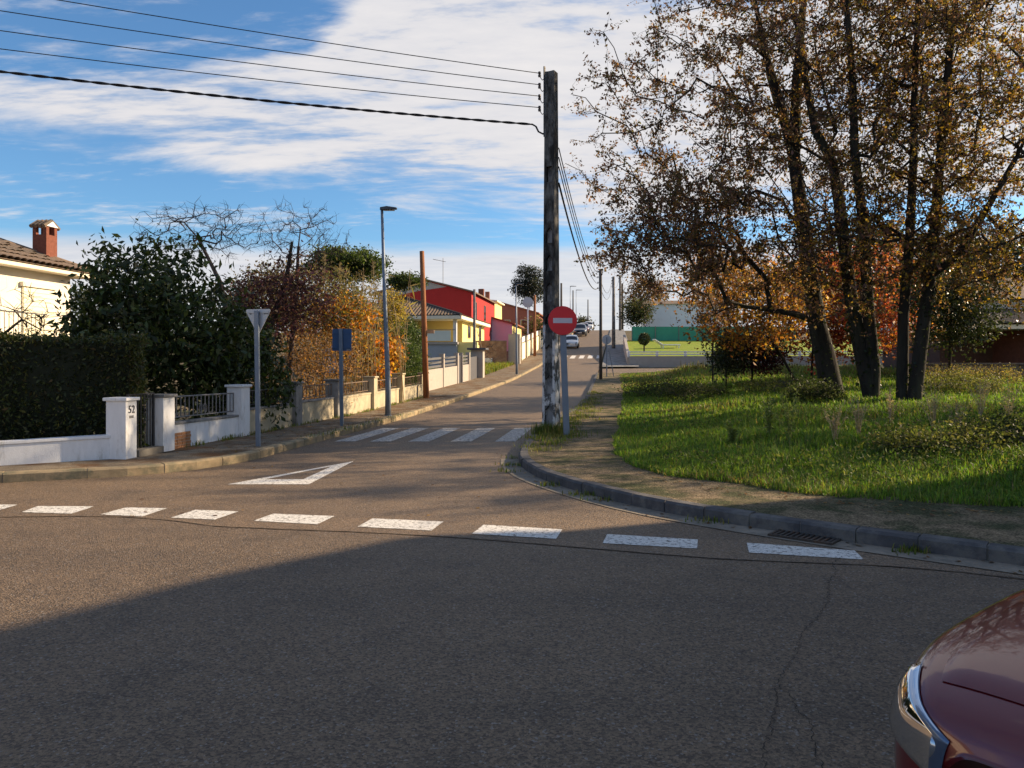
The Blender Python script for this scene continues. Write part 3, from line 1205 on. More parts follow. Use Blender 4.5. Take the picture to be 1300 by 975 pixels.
def left_house():
    x0, y0 = SP(10.0, -15.5)
    h = thing('cream_house', 'cream single-storey house with tiled roof and brick chimney behind the hedge', 'house', (x0, y0, 0.0), YAW_ST)
    # local: x to the street (eave edge x=0), y up the street; eave z 4.3
    E, yE, rise, run = 4.3, 13.45, 1.72, 4.0
    M_W = mat('cream_house_wall', (0.74, 0.69, 0.58), 0.85, 0.05, 2, 0.15, 60, 0.2)
    box_part('wall', -9.0, -0.45, -6.0, yE - 0.55, -0.1, E - 0.12, M_W, h)
    M_SOF = mat('eave_plaster', (0.80, 0.72, 0.58), 0.85, 0.05, 3)
    box_part('eave', -9.0, 0.0, -6.0, yE, E - 0.118, E, M_SOF, h)
    # roof body (hip at the far end), then each row of tiles
    mb = MB()
    pts = [(0.05, -6, E + .002), (0.05, yE + .05, E + .002), (-8.0, yE + .05, E + .002), (-8.0, -6, E + .002), (-4.0, -6, E + rise), (-4.0, yE - 4.0, E + rise)]
    mb.v = pts
    mb.f = [(0, 1, 5, 4), (1, 2, 5), (2, 3, 4, 5), (3, 0, 4), (0, 3, 2, 1)]
    roof = mb.build('roof', M_TILE, h)
    sl = math.hypot(rise, run)
    cache = {}
    w = 0.23
    ang = math.atan2(rise, run)
    for k in range(int((yE + 6) / w)):
        y = -6 + w * (k + .5)
        L = sl if y < yE - 4.0 else max(0.0, (yE - y) / 4.0 * sl)
        if L < 0.3 or y < -1.5:
            continue
        key = round(L, 1)
        if key not in cache:
            mt = MB()
            nseg = max(1, int(round(key / 0.42)))
            K = 6
            for s_ in range(nseg):
                e0, e1 = key * s_ / nseg, key * (s_ + 1) / nseg + .03
                i = len(mt.v)
                for e, rr in ((e0, 0.082), (e1, 0.064)):
                    for j in range(K):
                        a = math.pi * j / (K - 1)
                        mt.v.append((-e, math.cos(a) * w * .52, math.sin(a) * rr + (.018 if e == e0 else 0)))
                for j in range(K - 1):
                    mt.f.append((i + j, i + j + 1, i + K + j + 1, i + K + j))
            me = mt.mesh('tile_row')
            me.materials.append(M_TILE)
            cache[key] = me
        o = obj('tile_row', cache[key], None, roof)
        o.matrix_local = Matrix.Translation((0.07, y, E + 0.015)) @ Matrix.Rotation(ang, 4, 'Y')
    # hip far face and ridge tiles
    tile_field('hip_tiles', (0.05, yE + .06, E + .012), (-1, 0, 0), (0, -4.0, rise), 35, lambda t: max(0.0, min(t, 8 - t) / 4.0 * sl - .05), M_TILE, roof, 0.23)
    MB().tube([(0.05, yE, E + .03), (-4.0, yE - 4.0, E + rise + .04)], 0.10, 8).build('hip_ridge', M_TILE, roof)
    MB().tube([(-4, -6, E + rise + .04), (-4.0, yE - 4.0, E + rise + .04)], 0.10, 8).build('ridge', M_TILE, roof)
    # gutter
    MB().tube([(0.13, -6, E - .03), (0.13, yE - 5.2, E - .03)], 0.065, 8).build('gutter', mat('dark_gutter', (0.22, 0.20, 0.18), 0.6, 0.2, 6), h)
    box_part('downpipe_head', 0.07, 0.24, yE - 5.2, yE - 4.95, E - .16, E + .02, M_WHITE, h)
    # shuttered window and terrace rail
    M_SH = mat('roller_shutter', (0.83, 0.78, 0.58), 0.7, 0.05, 5)
    s0 = MB().box(-0.449, -0.41, 11.0, 12.2, 1.9, 3.72).build('shutter', M_SH, h)
    for k in range(14):
        MB().box(-0.409, -0.395, 11.02, 12.18, 1.93 + k * .127, 1.93 + k * .127 + .115).build('slat', M_SH, s0)
    MB().box(-0.449, -0.34, 10.93, 12.27, 3.722, 3.84).build('shutter_box', M_W, h)
    box_part('terrace', -0.449, 0.6, -6.0, 10.8, -0.1, 1.95, M_W, h)
    rl = MB().tube([(0.5, -6, 2.92), (0.5, 10.75, 2.92)], 0.02, 6).build('terrace_rail', M_GREYIRON, h)
    bm_ = rail_bar_mesh(0.95, 0.009)
    bm_.materials.append(M_GREYIRON)
    for k in range(50):
        b = obj('bar', bm_, None, rl)
        b.location = (0.5, 3.3 + k * 0.15, 1.95)
    # chimney
    cx, cy = -0.95, yE - 0.95
    ch = MB().box(cx - .22, cx + .22, cy - .22, cy + .22, E + .1, E + 1.06).build('chimney', M_BRICKRED, h)
    for (dx, dy) in ((-.165, -.165), (.165, -.165), (-.165, .165), (.165, .165)):
        MB().box(cx + dx - .055, cx + dx + .055, cy + dy - .055, cy + dy + .055, E + 1.062, E + 1.30).build('corner_post', M_BRICKRED, ch)
    MB().box(cx - .10, cx + .10, cy + .14, cy + .20, E + 1.062, E + 1.30).build('back_panel', M_BRICKRED, ch)
    g = MB()
    g.v = [(cx - .30, cy - .33, E + 1.303), (cx + .30, cy - .33, E + 1.303), (cx, cy - .33, E + 1.50), (cx - .30, cy + .33, E + 1.303), (cx + .30, cy + .33, E + 1.303), (cx, cy + .33, E + 1.50)]
    # gable of the cap faces the street
    g.v = [(cx - .25, cy - .24, E + 1.303), (cx - .25, cy + .24, E + 1.303), (cx - .25, cy, E + 1.46), (cx + .25, cy - .24, E + 1.303), (cx + .25, cy + .24, E + 1.303), (cx + .25, cy, E + 1.46)]
    g.f = [(0, 1, 2), (5, 4, 3), (0, 3, 4, 1), (1, 4, 5, 2), (2, 5, 3, 0)]
    cap = g.build('chimney_cap', M_WHITE, ch)
    for s in (-1, 1):
        for k in range(4):
            u = cx - .20 + k * .133
            MB().tube([(u, cy + s * .31, E + 1.285), (u, cy, E + 1.485)], [0.06, 0.055], 7).build('cap_tile', M_TILE, cap)
    return h


left_house()


def hip_roof(mb, x0, x1, y0, y1, z, rise, run):
    xm = (x0 + x1) / 2
    mb.v = [(x0, y0, z), (x1, y0, z), (x1, y1, z), (x0, y1, z), (xm, y0 + run, z + rise), (xm, y1 - run, z + rise)]
    mb.f = [(0, 1, 4), (1, 2, 5, 4), (2, 3, 5), (3, 0, 4, 5), (0, 3, 2, 1)]


M_YEL = mat('yellow_render', (0.72, 0.52, 0.16), 0.85, 0.06, 2, 0.1, 60, 0.2)
M_PALEYEL = mat('pale_yellow_render', (0.80, 0.68, 0.28), 0.85, 0.06, 2, 0.1, 60, 0.2)
M_RED = mat('crimson_render', (0.37, 0.030, 0.028), 0.8, 0.08, 2, 0.1, 60, 0.2)
M_LILAC = mat('lilac_render', (0.58, 0.46, 0.55), 0.85, 0.06, 2, 0.1, 60, 0.2)
M_UNPAINT = mat('unpainted_cement', (0.36, 0.35, 0.33), 0.9, 0.12, 3, 0.2, 40)
M_BRICKH = mat('brick_red_render', (0.30, 0.105, 0.075), 0.85, 0.1, 3, 0.2, 40)


def yellow_house():
    x0, y0 = SP(57.6, -11.0)
    z0 = 1.1
    h = thing('yellow_house', 'yellow house with corner terrace, hipped tile roof and side stairs', 'house', (x0, y0, z0), YAW_ST)
    L, Wd = 14.6, 11.0
    base = 2.15
    E = 4.1
    M_BASE = mat('blue_grey_base', (0.33, 0.36, 0.40), 0.85, 0.08, 3)
    box_part('basement_wall', -Wd, -0.5, 0.0, L, -0.6, base, M_BASE, h)
    box_part('wall', -Wd, -0.5, 2.2, L - 2.0, base + .002, E - .25, M_YEL, h)
    box_part('side_wall', -Wd, -Wd + .25, 0.0, 2.19, base + .002, E - .25, M_YEL, h)
    box_part('side_wall', -0.75, -0.497, 2.202, L - 2.1, base + .004, E - .252, M_PALEYEL, h)
    box_part('corner_column', -0.78, -0.52, 0.05, 0.30, base + .002, E - .25, M_WHITE, h)
    box_part('balcony_floor', -Wd - .1, -0.4, -0.12, 2.19, base - .18, base - .001, M_PALEWALL, h)
    for k in range(4):
        xx = -0.9 - k * 2.3
        MB().box(xx - 2.15, xx - 0.05, -.02, .02, base + .08, base + .86).build('balcony_panel', mat('frosted_panel', (0.66, 0.72, 0.66), 0.4, 0.05, 4), h)
    MB().tube([(-Wd, 0, base + .92), (-.6, 0, base + .92)], .025, 6).build('handrail', M_GREYIRON, h)
    box_part('fascia', -Wd - .5, 0.0, -0.6, L - 1.5, E - .249, E, M_CREAM, h)
    mb = MB()
    hip_roof(mb, -Wd - .45, -0.05, -0.55, L - 1.55, E + .002, 1.75, 4.6)
    roof = mb.build('roof', M_TILE, h)
    sl = math.hypot(1.75, 4.6)
    hw = (Wd + .4) / 2
    tile_field('roof_tiles', (-Wd - .45, -.58, E + .01), (1, 0, 0), (0, 4.6, 1.75), int((Wd + .4) / .25), lambda t: max(0, min(t, 2 * hw - t) / hw * sl - .03), M_TILE, roof, 0.25)
    s2 = math.hypot(1.75, hw)
    ll = L - 1.0
    tile_field('roof_tiles', (-.02, -.55, E + .01), (0, 1, 0), (-hw, 0, 1.75), int(ll / .25), lambda t: max(0, min(1, min(t, ll - t) / 4.6) * s2 - .03), M_TILE, roof, 0.25)
    MB().tube([(-.05, -.55, E + .05), (-.05 - hw, 4.05, E + 1.80)], 0.14, 8).build('hip_ridge', mat('dark_ridge', (0.07, 0.055, 0.05), 0.9, 0.3, 8), roof)
    window_x(h, -.495, 5.0, base + .95, 1.1, 1.0, mat('brown_frame', (0.16, 0.09, 0.05), 0.6))
    window_x(h, -.495, 10.2, base + .85, 1.0, 1.9, mat('brown_frame', (0.16, 0.09, 0.05), 0.6))
    window_y(h, 2.198, -7.0, base + .9, .9, 1.9, mat('brown_frame', (0.16, 0.09, 0.05), 0.6), name='door')
    # stairs down along the street side
    for k in range(9):
        zz = base - k * .235
        box_part('stair', -0.49, 1.0, 0.4 + k * .42, 0.4 + (k + 1) * .42 - .003, -.6, zz, M_PALEYEL, h)
    box_part('porch_block', -0.49, 0.9, 8.0, 12.0, -.5, 1.0, M_WHITE, h)
    MB().tube([(.95, .5, base + .9), (.95, 4.2, .95)], .025, 6).build('stair_rail', M_GREYIRON, h)
    return h


yellow_house()


def red_house():
    x0, y0 = SP(76.0, -13.7)
    z0 = 2.2
    h = thing('crimson_house', 'two-storey crimson house with half unpainted gable behind the yellow house', 'house', (x0, y0, z0), YAW_ST)
    L, hw = 15.0, 4.8
    E, A = 6.5, 7.75
    mb = MB()
    prof = [(0, -.8), (0, E), (-hw, A), (-2 * hw, E), (-2 * hw, -.8)]
    i = len(prof)
    mb.v = [(x, 0, z) for x, z in prof] + [(x, L, z) for x, z in prof]
    mb.f = [(0, 1, 2, 3, 4), (9, 8, 7, 6, 5), (0, 5, 6, 1), (3, 8, 9, 4)]
    mb.build('wall', M_RED, h)
    mb = MB()
    mb.poly([(-hw, -.012, A - .05), (-2 * hw, -.012, E - .1), (-2 * hw, -.012, E - .75), (-6.3, -.012, E + .0), (-5.2, -.012, E + .2), (-3.6, -.012, E + .4), (-2.5, -.012, E + .56)])
    mb.build('unpainted_patch', M_UNPAINT, h)
    for s, xa, xb in ((1, 0.35, -hw), (-1, -2 * hw - .35, -hw)):
        dz = (A - E) / hw
        z1 = E - dz * .35
        m2 = MB()
        m2.v = [(xa, -.25, z1 + .02), (xa, L + .2, z1 + .02), (xb, L + .2, A + .02), (xb, -.25, A + .02),
                (xa, -.25, z1 + .16), (xa, L + .2, z1 + .16), (xb, L + .2, A + .16), (xb, -.25, A + .16)]
        m2.f = [(0, 3, 2, 1), (4, 5, 6, 7), (0, 1, 5, 4), (1, 2, 6, 5), (2, 3, 7, 6), (3, 0, 4, 7)]
        m2.build('roof_slope', M_TILE, h)
    for (yc, zc, w, hh) in ((2.2, 4.7, 1.3, 2.0), (8.0, 4.9, 1.0, 1.7), (12.5, 2.2, 1.5, 2.0)):
        window_x(h, 0.002, yc, zc, w, hh, mat('brown_frame', (0.16, 0.09, 0.05), 0.6))
    box_part('chimney', -1.4, -.8, 12, 12.6, E + .3, E + 1.5, M_BRICKRED, h)
    ant = MB().tube([(-4.2, 6, A - .1), (-4.2, 6, A + 3.0)], .03, 5).build('antenna', M_GREYIRON, h)
    MB().tube([(-5.3, 6, A + 2.9), (-3.9, 6, A + 2.6)], .025, 5).build('antenna_boom', M_GREYIRON, ant)
    for k in range(5):
        MB().tube([(-5.2 + k * .25, 5.7, A + 2.88 - k * .055), (-5.2 + k * .25, 6.3, A + 2.88 - k * .055)], .015, 4).build('antenna_rod', M_GREYIRON, ant)
    return h


red_house()


def simple_house(name, label, d, p, z0, L, W, E, A, mgable, mside, mroof, wins=(), gw=(), over=.35):
    x0, y0 = SP(d, p)
    h = thing(name, label, 'house', (x0, y0, z0), YAW_ST)
    hw = W / 2
    mb = MB()
    mb.v = [(0, 0, -1), (0, 0, E), (-hw, 0, A), (-W, 0, E), (-W, 0, -1)]
    mb.f = [(0, 1, 2, 3, 4)]
    mb.build('gable_wall', mgable, h)
    mb = MB()
    mb.v = [(0, 0.002, -1), (0, .002, E), (0, L, E), (0, L, -1), (-W, 0.002, -1), (-W, .002, E), (-W, L, E), (-W, L, -1), (-hw, L, A)]
    mb.f = [(0, 3, 2, 1), (4, 5, 6, 7), (3, 7, 6, 8, 2)]
    mb.build('side_wall', mside, h)
    dz = (A - E) / hw
    for xa, xb in ((over, -hw), (-W - over, -hw)):
        z1 = E - dz * over
        m2 = MB()
        m2.v = [(xa, -.25, z1 + .02), (xa, L + .2, z1 + .02), (xb, L + .2, A + .02), (xb, -.25, A + .02),
                (xa, -.25, z1 + .18), (xa, L + .2, z1 + .18), (xb, L + .2, A + .18), (xb, -.25, A + .18)]
        m2.f = [(0, 3, 2, 1), (4, 5, 6, 7), (0, 1, 5, 4), (1, 2, 6, 5), (2, 3, 7, 6), (3, 0, 4, 7)]
        m2.build('roof_slope', mroof, h)
    fr = mat('pale_frame', (0.6, 0.58, 0.5), 0.6)
    for (yc, zc, w, hh) in wins:
        window_x(h, .002, yc, zc, w, hh, fr)
    for (xc, zc, w, hh) in gw:
        window_y(h, -.002, xc, zc, w, hh, fr)
    return h


simple_house('lilac_house', 'low house with lilac gable wall, yellow front and red tile edge', 88.5, -11.3, 3.1, 9.0, 6.4, 3.1, 4.0, M_LILAC, M_PALEYEL, M_TILE_RED, wins=((2.5, 1.6, 1.3, 1.2), (6.0, 1.6, 1.3, 1.2)))
yh2 = simple_house('pale_yellow_house', 'tall pale yellow house wing beside the crimson house', 92.5, -13.9, 3.5, 6.0, 8.0, 5.6, 6.0, M_PALEYEL, M_PALEYEL, M_CREAM, gw=((-.7, 4.3, .5, 1.3), (-1.4, 4.3, .5, 1.3)))
box_part('chimney', -1.5, -1.0, 2, 2.5, 5.6, 7.0, M_BRICKRED, yh2)
simple_house('brick_red_house', 'dark brick-red house with tiled roof below the tall dark tree', 106.0, -10.2, 4.7, 13.0, 12.0, 3.9, 5.6, M_BRICKH, M_BRICKH, M_TILE_RED, wins=((3, 2.2, 1.2, 1.3),), gw=((-1.7, 2.4, 1.1, 1.2), (-4.2, 2.4, 1.1, 1.2)))
# brick boundary wall at the back of the empty lot
lotw = thing('brick_lot_wall', 'brown brick wall at the back of the empty grassy lot', 'wall')
wall_between(lotw, (*SP(66.0, -13.5), 1.35), (*SP(66.0, -8.9), 1.35), 2.2, 2.2, 0.2, mat('brown_brick_wall', (0.23, 0.135, 0.09), 0.9, 0.3, 5, 0.4, 30, col2=(0.36, 0.25, 0.17), sc2=1.5), M_GREYCON, below=.5)

# ------------------------------------------------------------------ poles, lamps, signs
def concrete_pole():
    x, y = 0.835, 16.35
    t = thing('concrete_utility_pole', 'tall dark stained concrete utility pole with recessed panels at the street corner', 'pole', (x, y, 0.10), R(-27))
    m = mat('stained_pole_concrete', (0.13, 0.13, 0.128), 0.9, 0.3, 3, 0.6, 50, 0.2, col2=(0.022, 0.021, 0.02), sc2=1.6, thr=(0.38, 0.58), stretch=(2.5, 2.5, 0.9))
    mi = mat('pale_pole_recess', (0.33, 0.33, 0.335), 0.9, 0.25, 4, 0.4, 50, 0.2, col2=(0.05, 0.05, 0.05), sc2=2.0, thr=(0.40, 0.62), stretch=(2, 2, 0.8))
    Ht = 7.7

    def w(z):
        return 0.300 - 0.085 * z / Ht

    def dp(z):
        return 0.290 - 0.095 * z / Ht
    # flanges at both sides, full height
    def taper_box(xa, xb, ya, yb, z0, z1, name, mm, parent):
        mb = MB()
        mb.v = []
        for z in (z0, z1):
            W, D = w(z) / 2, dp(z) / 2
            mb.v += [(xa(W), ya(D), z), (xb(W), ya(D), z), (xb(W), yb(D), z), (xa(W), yb(D), z)]
        mb.f = [(0, 3, 2, 1), (4, 5, 6, 7), (0, 1, 5, 4), (1, 2, 6, 5), (2, 3, 7, 6), (3, 0, 4, 7)]
        return mb.build(name, mm, parent)
    fl = 0.055
    mw = mat('peeling_whitewash', (0.10, 0.10, 0.098), 0.9, 0.3, 3, 0.6, 50, 0.2, col2=(0.62, 0.62, 0.62), sc2=2.4, thr=(0.45, 0.53), stretch=(2.5, 2.5, 1.3))
    for a_, b_, mm in ((-.3, 2.35, mw), (2.35, Ht, m)):
        taper_box(lambda W: -W, lambda W: -W + fl, lambda D: -D, lambda D: D, a_, b_, 'flange', mm, t)
        taper_box(lambda W: W - fl, lambda W: W, lambda D: -D, lambda D: D, a_, b_, 'flange', mm, t)
    taper_box(lambda W: -W + fl + .0015, lambda W: W - fl - .0015, lambda D: -D + .085, lambda D: D - .085, -0.3, Ht - .01, 'web', mi, t)
    # bridges across the recesses; higher up the recess is closed but for short slots
    edges = []
    z = 0.0
    solid = [(0, .22)]
    zz = 0.22
    k = 0
    while zz < 4.6:
        op = 0.40 if zz < 3.0 else 0.34
        solid.append((zz + op, min(zz + op + 0.25, 7.68)))
        zz += op + 0.25
    solid.append((zz, 5.35))
    solid.append((5.68, Ht))
    for (a, b) in solid:
        if b - a < .05:
            continue
        for s in (-1, 1):
            if s < 0:
                taper_box(lambda W: -W + fl + .001, lambda W: W - fl - .001, lambda D: -D + .004, lambda D: -D + .0845, a, b - .001, 'bridge', mw if a < 1.2 else m, t)
            else:
                taper_box(lambda W: -W + fl + .001, lambda W: W - fl - .001, lambda D: D - .0845, lambda D: D - .004, a, b - .001, 'bridge', m, t)
        # pointed head of the recess below each bridge
        if a > 0.3 and a < 5:
            W, D = w(a) / 2 - fl, dp(a) / 2
            for s in (-1, 1):
                mb = MB()
                pts = [(s * W, a), (s * W, a - .10), (0, a)]
                mb.v = [(q[0], -D + .006, q[1] - .0015) for q in pts] + [(q[0], -D + .083, q[1] - .0015) for q in pts]
                mb.f = [(0, 1, 2), (5, 4, 3), (0, 3, 4, 1), (1, 4, 5, 2), (2, 5, 3, 0)]
                mb.build('recess_head', m, t)
    # iron bracket and insulators on the left side near the top
    br = MB().box(-.17, -.145, -.03, .03, 6.35, 7.85).build('bracket', M_BLACKIRON, t)
    for k in range(4):
        z = 7.70 - k * .245
        MB().tube([(-.157, 0, z - .10), (-.21, 0, z - .13), (-.25, 0, z - .07), (-.265, 0, z)], .009, 6).build('hook', M_BLACKIRON, br)
        MB().lathe([(0.0, z - .05), (.03, z - .05), (.034, z - .01), (.02, z + .0), (.032, z + .02), (.028, z + .06), (0.0, z + .065)], 10, Matrix.Translation((-.275, 0, 0))).build('insulator', mat('brown_insulator', (0.05, 0.035, 0.03), 0.3), br)
    return t


pole = concrete_pole()
PM = pole.matrix_basis.copy() if False else Matrix.Translation(pole.location) @ Matrix.Rotation(pole.rotation_euler.z, 4, 'Z')


def wire(name, label, A, B, sag, r, n=40, m=None, twist=False, group=None):
    A, B = Vector(A), Vector(B)
    pts = [A.lerp(B, k / n) - Vector((0, 0, sag * 4 * (k / n) * (1 - k / n))) for k in range(n + 1)]
    if not twist:
        o = MB().tube(pts, r, 5).build(name, m or M_WIRE, None, smooth=True)
        return tag(o, label, 'cable', group)
    t = thing(name, label, 'cable', (0, 0, 0), 0, group)
    n2 = n * 8
    P2 = [A.lerp(B, k / n2) - Vector((0, 0, sag * 4 * (k / n2) * (1 - k / n2))) for k in range(n2 + 1)]
    d = (B - A).normalized()
    s = d.cross(Vector((0, 0, 1))).normalized()
    u = s.cross(d)
    for q in range(2):
        pp = [p + (s * math.cos(k * .55 + q * math.pi) + u * math.sin(k * .55 + q * math.pi)) * r * .62 for k, p in enumerate(P2)]
        MB().tube(pp, r * .7, 5).build('strand', M_WIRE, t, smooth=True)
    return t


order = ('topmost', 'second', 'third', 'fourth')
for k in range(4):
    A = PM @ Vector((-.275, 0, 7.70 - k * .245 + .03))
    B = Vector((-26, 8.9, A.z + (2.05, 1.72, 1.42, 1.2)[k]))
    wire('overhead_wire', order[k] + ' from the top of the four thin wires crossing the sky to the left', A, B, 0.34, 0.009, group='thin wires over the junction')
A = PM @ Vector((-.45, 0, 6.66))
wire('twisted_cable', 'thick twisted black cable crossing the sky below the thin wires', A, (-26, 8.9, A.z + 1.28), 0.42, 0.022, n=60, twist=True)
# the cable's loop down to the pole
q0 = A
lp = [q0, PM @ Vector((-.36, 0, 6.60)), PM @ Vector((-.30, 0, 6.48)), PM @ Vector((-.20, 0, 6.42)), PM @ Vector((-.13, 0, 6.42))]
tag(MB().tube(lp, .02, 6).build('cable_loop', M_WIRE, None, smooth=True), 'short drooping black cable end hooked to the concrete pole', 'cable')

# slim poles up the right pavement
def slim_pole(name, label, d, p, top, r0, r1, m, lean=(0, 0), group=None, iron=True):
    x, y = SP(d, p)
    z = Hs(x, y) + .1
    t = thing(name, label, 'pole', (x, y, z), 0, group)
    hh = top - z
    MB().tube([(0, 0, -.3), (lean[0] * .5, lean[1] * .5, hh * .5), (lean[0], lean[1], hh)], [r0, (r0 + r1) / 2, r1], 10).build('shaft', m, t, smooth=True)
    if iron:
        MB().box(lean[0] - .03 - r1, lean[0] - r1, lean[1] - .02, lean[1] + .02, hh - 1.3, hh - .05).build('bracket', M_BLACKIRON, t)
        for k in range(4):
            MB().lathe([(0, -.05), (.035, -.05), (.03, .05), (0, .06)], 8, Matrix.Translation((lean[0] - r1 - .09, lean[1], hh - .15 - k * .33))).build('insulator', M_BLACKIRON, t)
    return t, Vector((x + lean[0], y + lean[1], top))


M_POLEG = mat('grey_pole_wood', (0.085, 0.075, 0.065), 0.9, 0.25, 5, 0.3, 30)
M_POLEC = mat('grey_pole_concrete', (0.20, 0.19, 0.18), 0.9, 0.3, 5, 0.3, 30, col2=(0.07, 0.065, 0.06), sc2=2)
p1, T1 = slim_pole('utility_pole', 'slim dark pole on the right pavement beside the round sign back', 45.8, -0.62, 7.25, .105, .075, M_POLEG)
p2, T2 = slim_pole('utility_pole', 'mottled concrete pole standing by the low wall of the lawn', 88.0, .27, 11.6, .22, .14, M_POLEC)
p3, T3 = slim_pole('utility_pole', 'tall slim pole near the crest, rightmost of the street poles', 130.0, 1.5, 16.6, .25, .17, M_POLEC)
p4, T4 = slim_pole('utility_pole', 'farthest pole at the right edge of the crest, partly hidden', 168.0, 2.4, 19.2, .3, .2, M_POLEG, iron=False)
for k in range(3):
    A = PM @ Vector((.13, .1, 6.1 - k * .2))
    wire('overhead_wire', ('upper', 'middle', 'lower')[k] + ' of three thin wires running from the concrete pole up the street', A, T1 + Vector((-.2, 0, -.2 - k * .33)), .55, .012, group='thin wires up the street')
wire('street_cable', 'thick black cable sagging from the concrete pole up the street', PM @ Vector((.13, .1, 5.35)), T1 + Vector((-.2, 0, -1.15)), .75, .022)
for k in range(2):
    wire('overhead_wire', ('upper', 'lower')[k] + ' thin wire between the slim dark pole and the mottled pole', T1 + Vector((-.1, 0, -.3 - k * .5)), T2 + Vector((-.2, 0, -.4 - k * .6)), 1.3, .016, group='thin wires up the street')
wire('overhead_wire', 'thin wire between the mottled pole and the tall pole near the crest', T2 + Vector((-.2, 0, -.4)), T3 + Vector((-.2, 0, -.5)), 1.2, .02, group='thin wires up the street')
wire('service_wire', 'thin wire from the thin grey pole to the crimson house front', Vector((*SP(49.0, -8.6), 6.1)), Vector((*SP(78.0, -13.6), 8.3)), .8, .014)

# wooden pole on the left
tw, TW = slim_pole('wooden_pole', 'reddish brown wooden pole leaning slightly beside the slatted wall', 30.0, -7.15, 6.0, .125, .09, M_WOODPOLE, lean=(-.18, 0), iron=False)
MB().box(-.02, .30, -.05, .05, 2.55, 2.68).build('junction_box', mat('tan_box', (0.45, 0.3, 0.18), 0.7), tw)
slim_pole('thin_grey_pole', 'thin grey concrete pole rising behind the entrance of the yellow house', 49.0, -8.65, 6.35, .11, .08, M_POLEC, iron=False)
slim_pole('brown_far_pole', 'thin brown pole on the far left pavement in front of white panels', 77.0, -7.6, 8.5, .16, .12, M_WOODPOLE, iron=False)


def street_lamp(label, d, p, top, lean, armlen=.42, group='street lamps', sc=1.0):
    x, y = SP(d, p)
    z = Hs(x, y) + .12
    t = thing('street_lamp', label, 'street lamp', (x, y, z), 0, group)
    hh = top - z
    m = M_GALV
    MB().tube([(0, 0, -.1), (0, 0, .9), (lean * .5, 0, hh * .55), (lean, 0, hh)], [.085 * sc, .08 * sc, .055 * sc, .038 * sc], 12).build('shaft', m, t, smooth=True)
    MB().lathe([(.12 * sc, 0), (.12 * sc, .025), (.09 * sc, .03)], 12).build('base_flange', m, t)
    mb = MB()
    a = armlen
    mb.v = [(lean - .05, -.09, hh - .01), (lean + .14, -.12, hh - .01), (lean + a, -.09, hh + .02), (lean + a, .09, hh + .02), (lean + .14, .12, hh - .01), (lean - .05, .09, hh - .01),
            (lean - .05, -.05, hh + .07), (lean + .14, -.08, hh + .10), (lean + a, -.06, hh + .06), (lean + a, .06, hh + .06), (lean + .14, .08, hh + .10), (lean - .05, .05, hh + .07)]
    mb.f = [(5, 4, 3, 2, 1, 0), (6, 7, 8, 9, 10, 11)] + [(i, (i + 1) % 6, 6 + (i + 1) % 6, 6 + i) for i in range(6)]
    hd = mb.build('lamp_head', mat('dark_lamp_head', (0.06, 0.065, 0.07), 0.5, 0.1, 6), t, bevel=.012)
    MB().box(lean + .05, lean + a - .06, -.06, .06, hh - .022, hh - .0115).build('lens', mat('lamp_lens', (0.5, 0.5, 0.48), 0.3), hd)
    return t


street_lamp('slender grey street lamp on the left pavement just past the blue sign back', 21.7, -6.25, 5.95, -.17)
street_lamp('grey street lamp beside the grassy empty lot on the left', 51.7, -6.3, 6.95, -.05, .5)
street_lamp('far street lamp on the left in front of the dark tall tree', 82.0, -6.4, 9.2, 0, .9)
street_lamp('small far street lamp left of the crest beyond the parked cars', 125, -6.6, 14.2, 0, 1.0)
street_lamp('small far street lamp right of the dark tree near the crest', 146, -6.6, 15.6, 0, 1.2)
slim_pole('crest_pole', 'thin pole on the skyline left of the crest nearest the round sign', 140, -6.9, 15.0, .16, .1, M_POLEG, iron=False)
slim_pole('crest_pole', 'thin dark pole on the skyline in the middle of the crest', 160, -4.8, 15.0, .16, .1, M_POLEG, iron=False)
slim_pole('crest_pole', 'thickest pole on the left skyline just above the dark parked car', 118, -7.6, 14.0, .2, .15, M_POLEG, iron=False)


def sign_post(parent, pts, w, dpt, m, name='post'):
    mb = MB()
    a, b = Vector(pts[0]), Vector(pts[1])
    for q in (a, b):
        mb.v += [(q.x - w / 2, q.y - dpt / 2, q.z), (q.x + w / 2, q.y - dpt / 2, q.z), (q.x + w / 2, q.y + dpt / 2, q.z), (q.x - w / 2, q.y + dpt / 2, q.z)]
    mb.f = [(0, 3, 2, 1), (4, 5, 6, 7), (0, 1, 5, 4), (1, 2, 6, 5), (2, 3, 7, 6), (3, 0, 4, 7)]
    return mb.build(name, m, parent, bevel=.006)


# give-way sign seen from behind
gx, gy = (327 - 650) / 976 * 13.7, 13.7
gs = thing('give_way_sign', 'triangular traffic sign seen from its plain grey back on a grey post', 'traffic sign', (gx, gy, .13), R(-14))
sign_post(gs, [(0.015, 0, -.05), (-0.02, 0, 2.42)], .085, .045, M_GALV)
mb = MB()
sw, stp_, sbt = .265, 2.45, 1.98
tri = [(-sw, stp_), (sw, stp_), (0.0, sbt)]
pts = []
for k in range(3):
    a, b, c = Vector(tri[k - 1]), Vector(tri[k]), Vector(tri[(k + 1) % 3])
    pts += [b + (a - b).normalized() * .05, b + ((a - b).normalized() + (c - b).normalized()) * .016, b + (c - b).normalized() * .05]
n = len(pts)
mb.v = [(p.x - .02, .045, p.y) for p in pts] + [(p.x - .02, .06, p.y) for p in pts]
mb.f = [tuple(range(n)), tuple(reversed(range(n, 2 * n)))] + [(i, n + i, n + (i + 1) % n, (i + 1) % n) for i in range(n)]
plt = mb.build('plate', M_SIGNBACK, gs)
MB().box(-.27 + .05, .19, .030, .0445, 2.38, 2.41).build('stiffener', M_SIGNBACK, plt)
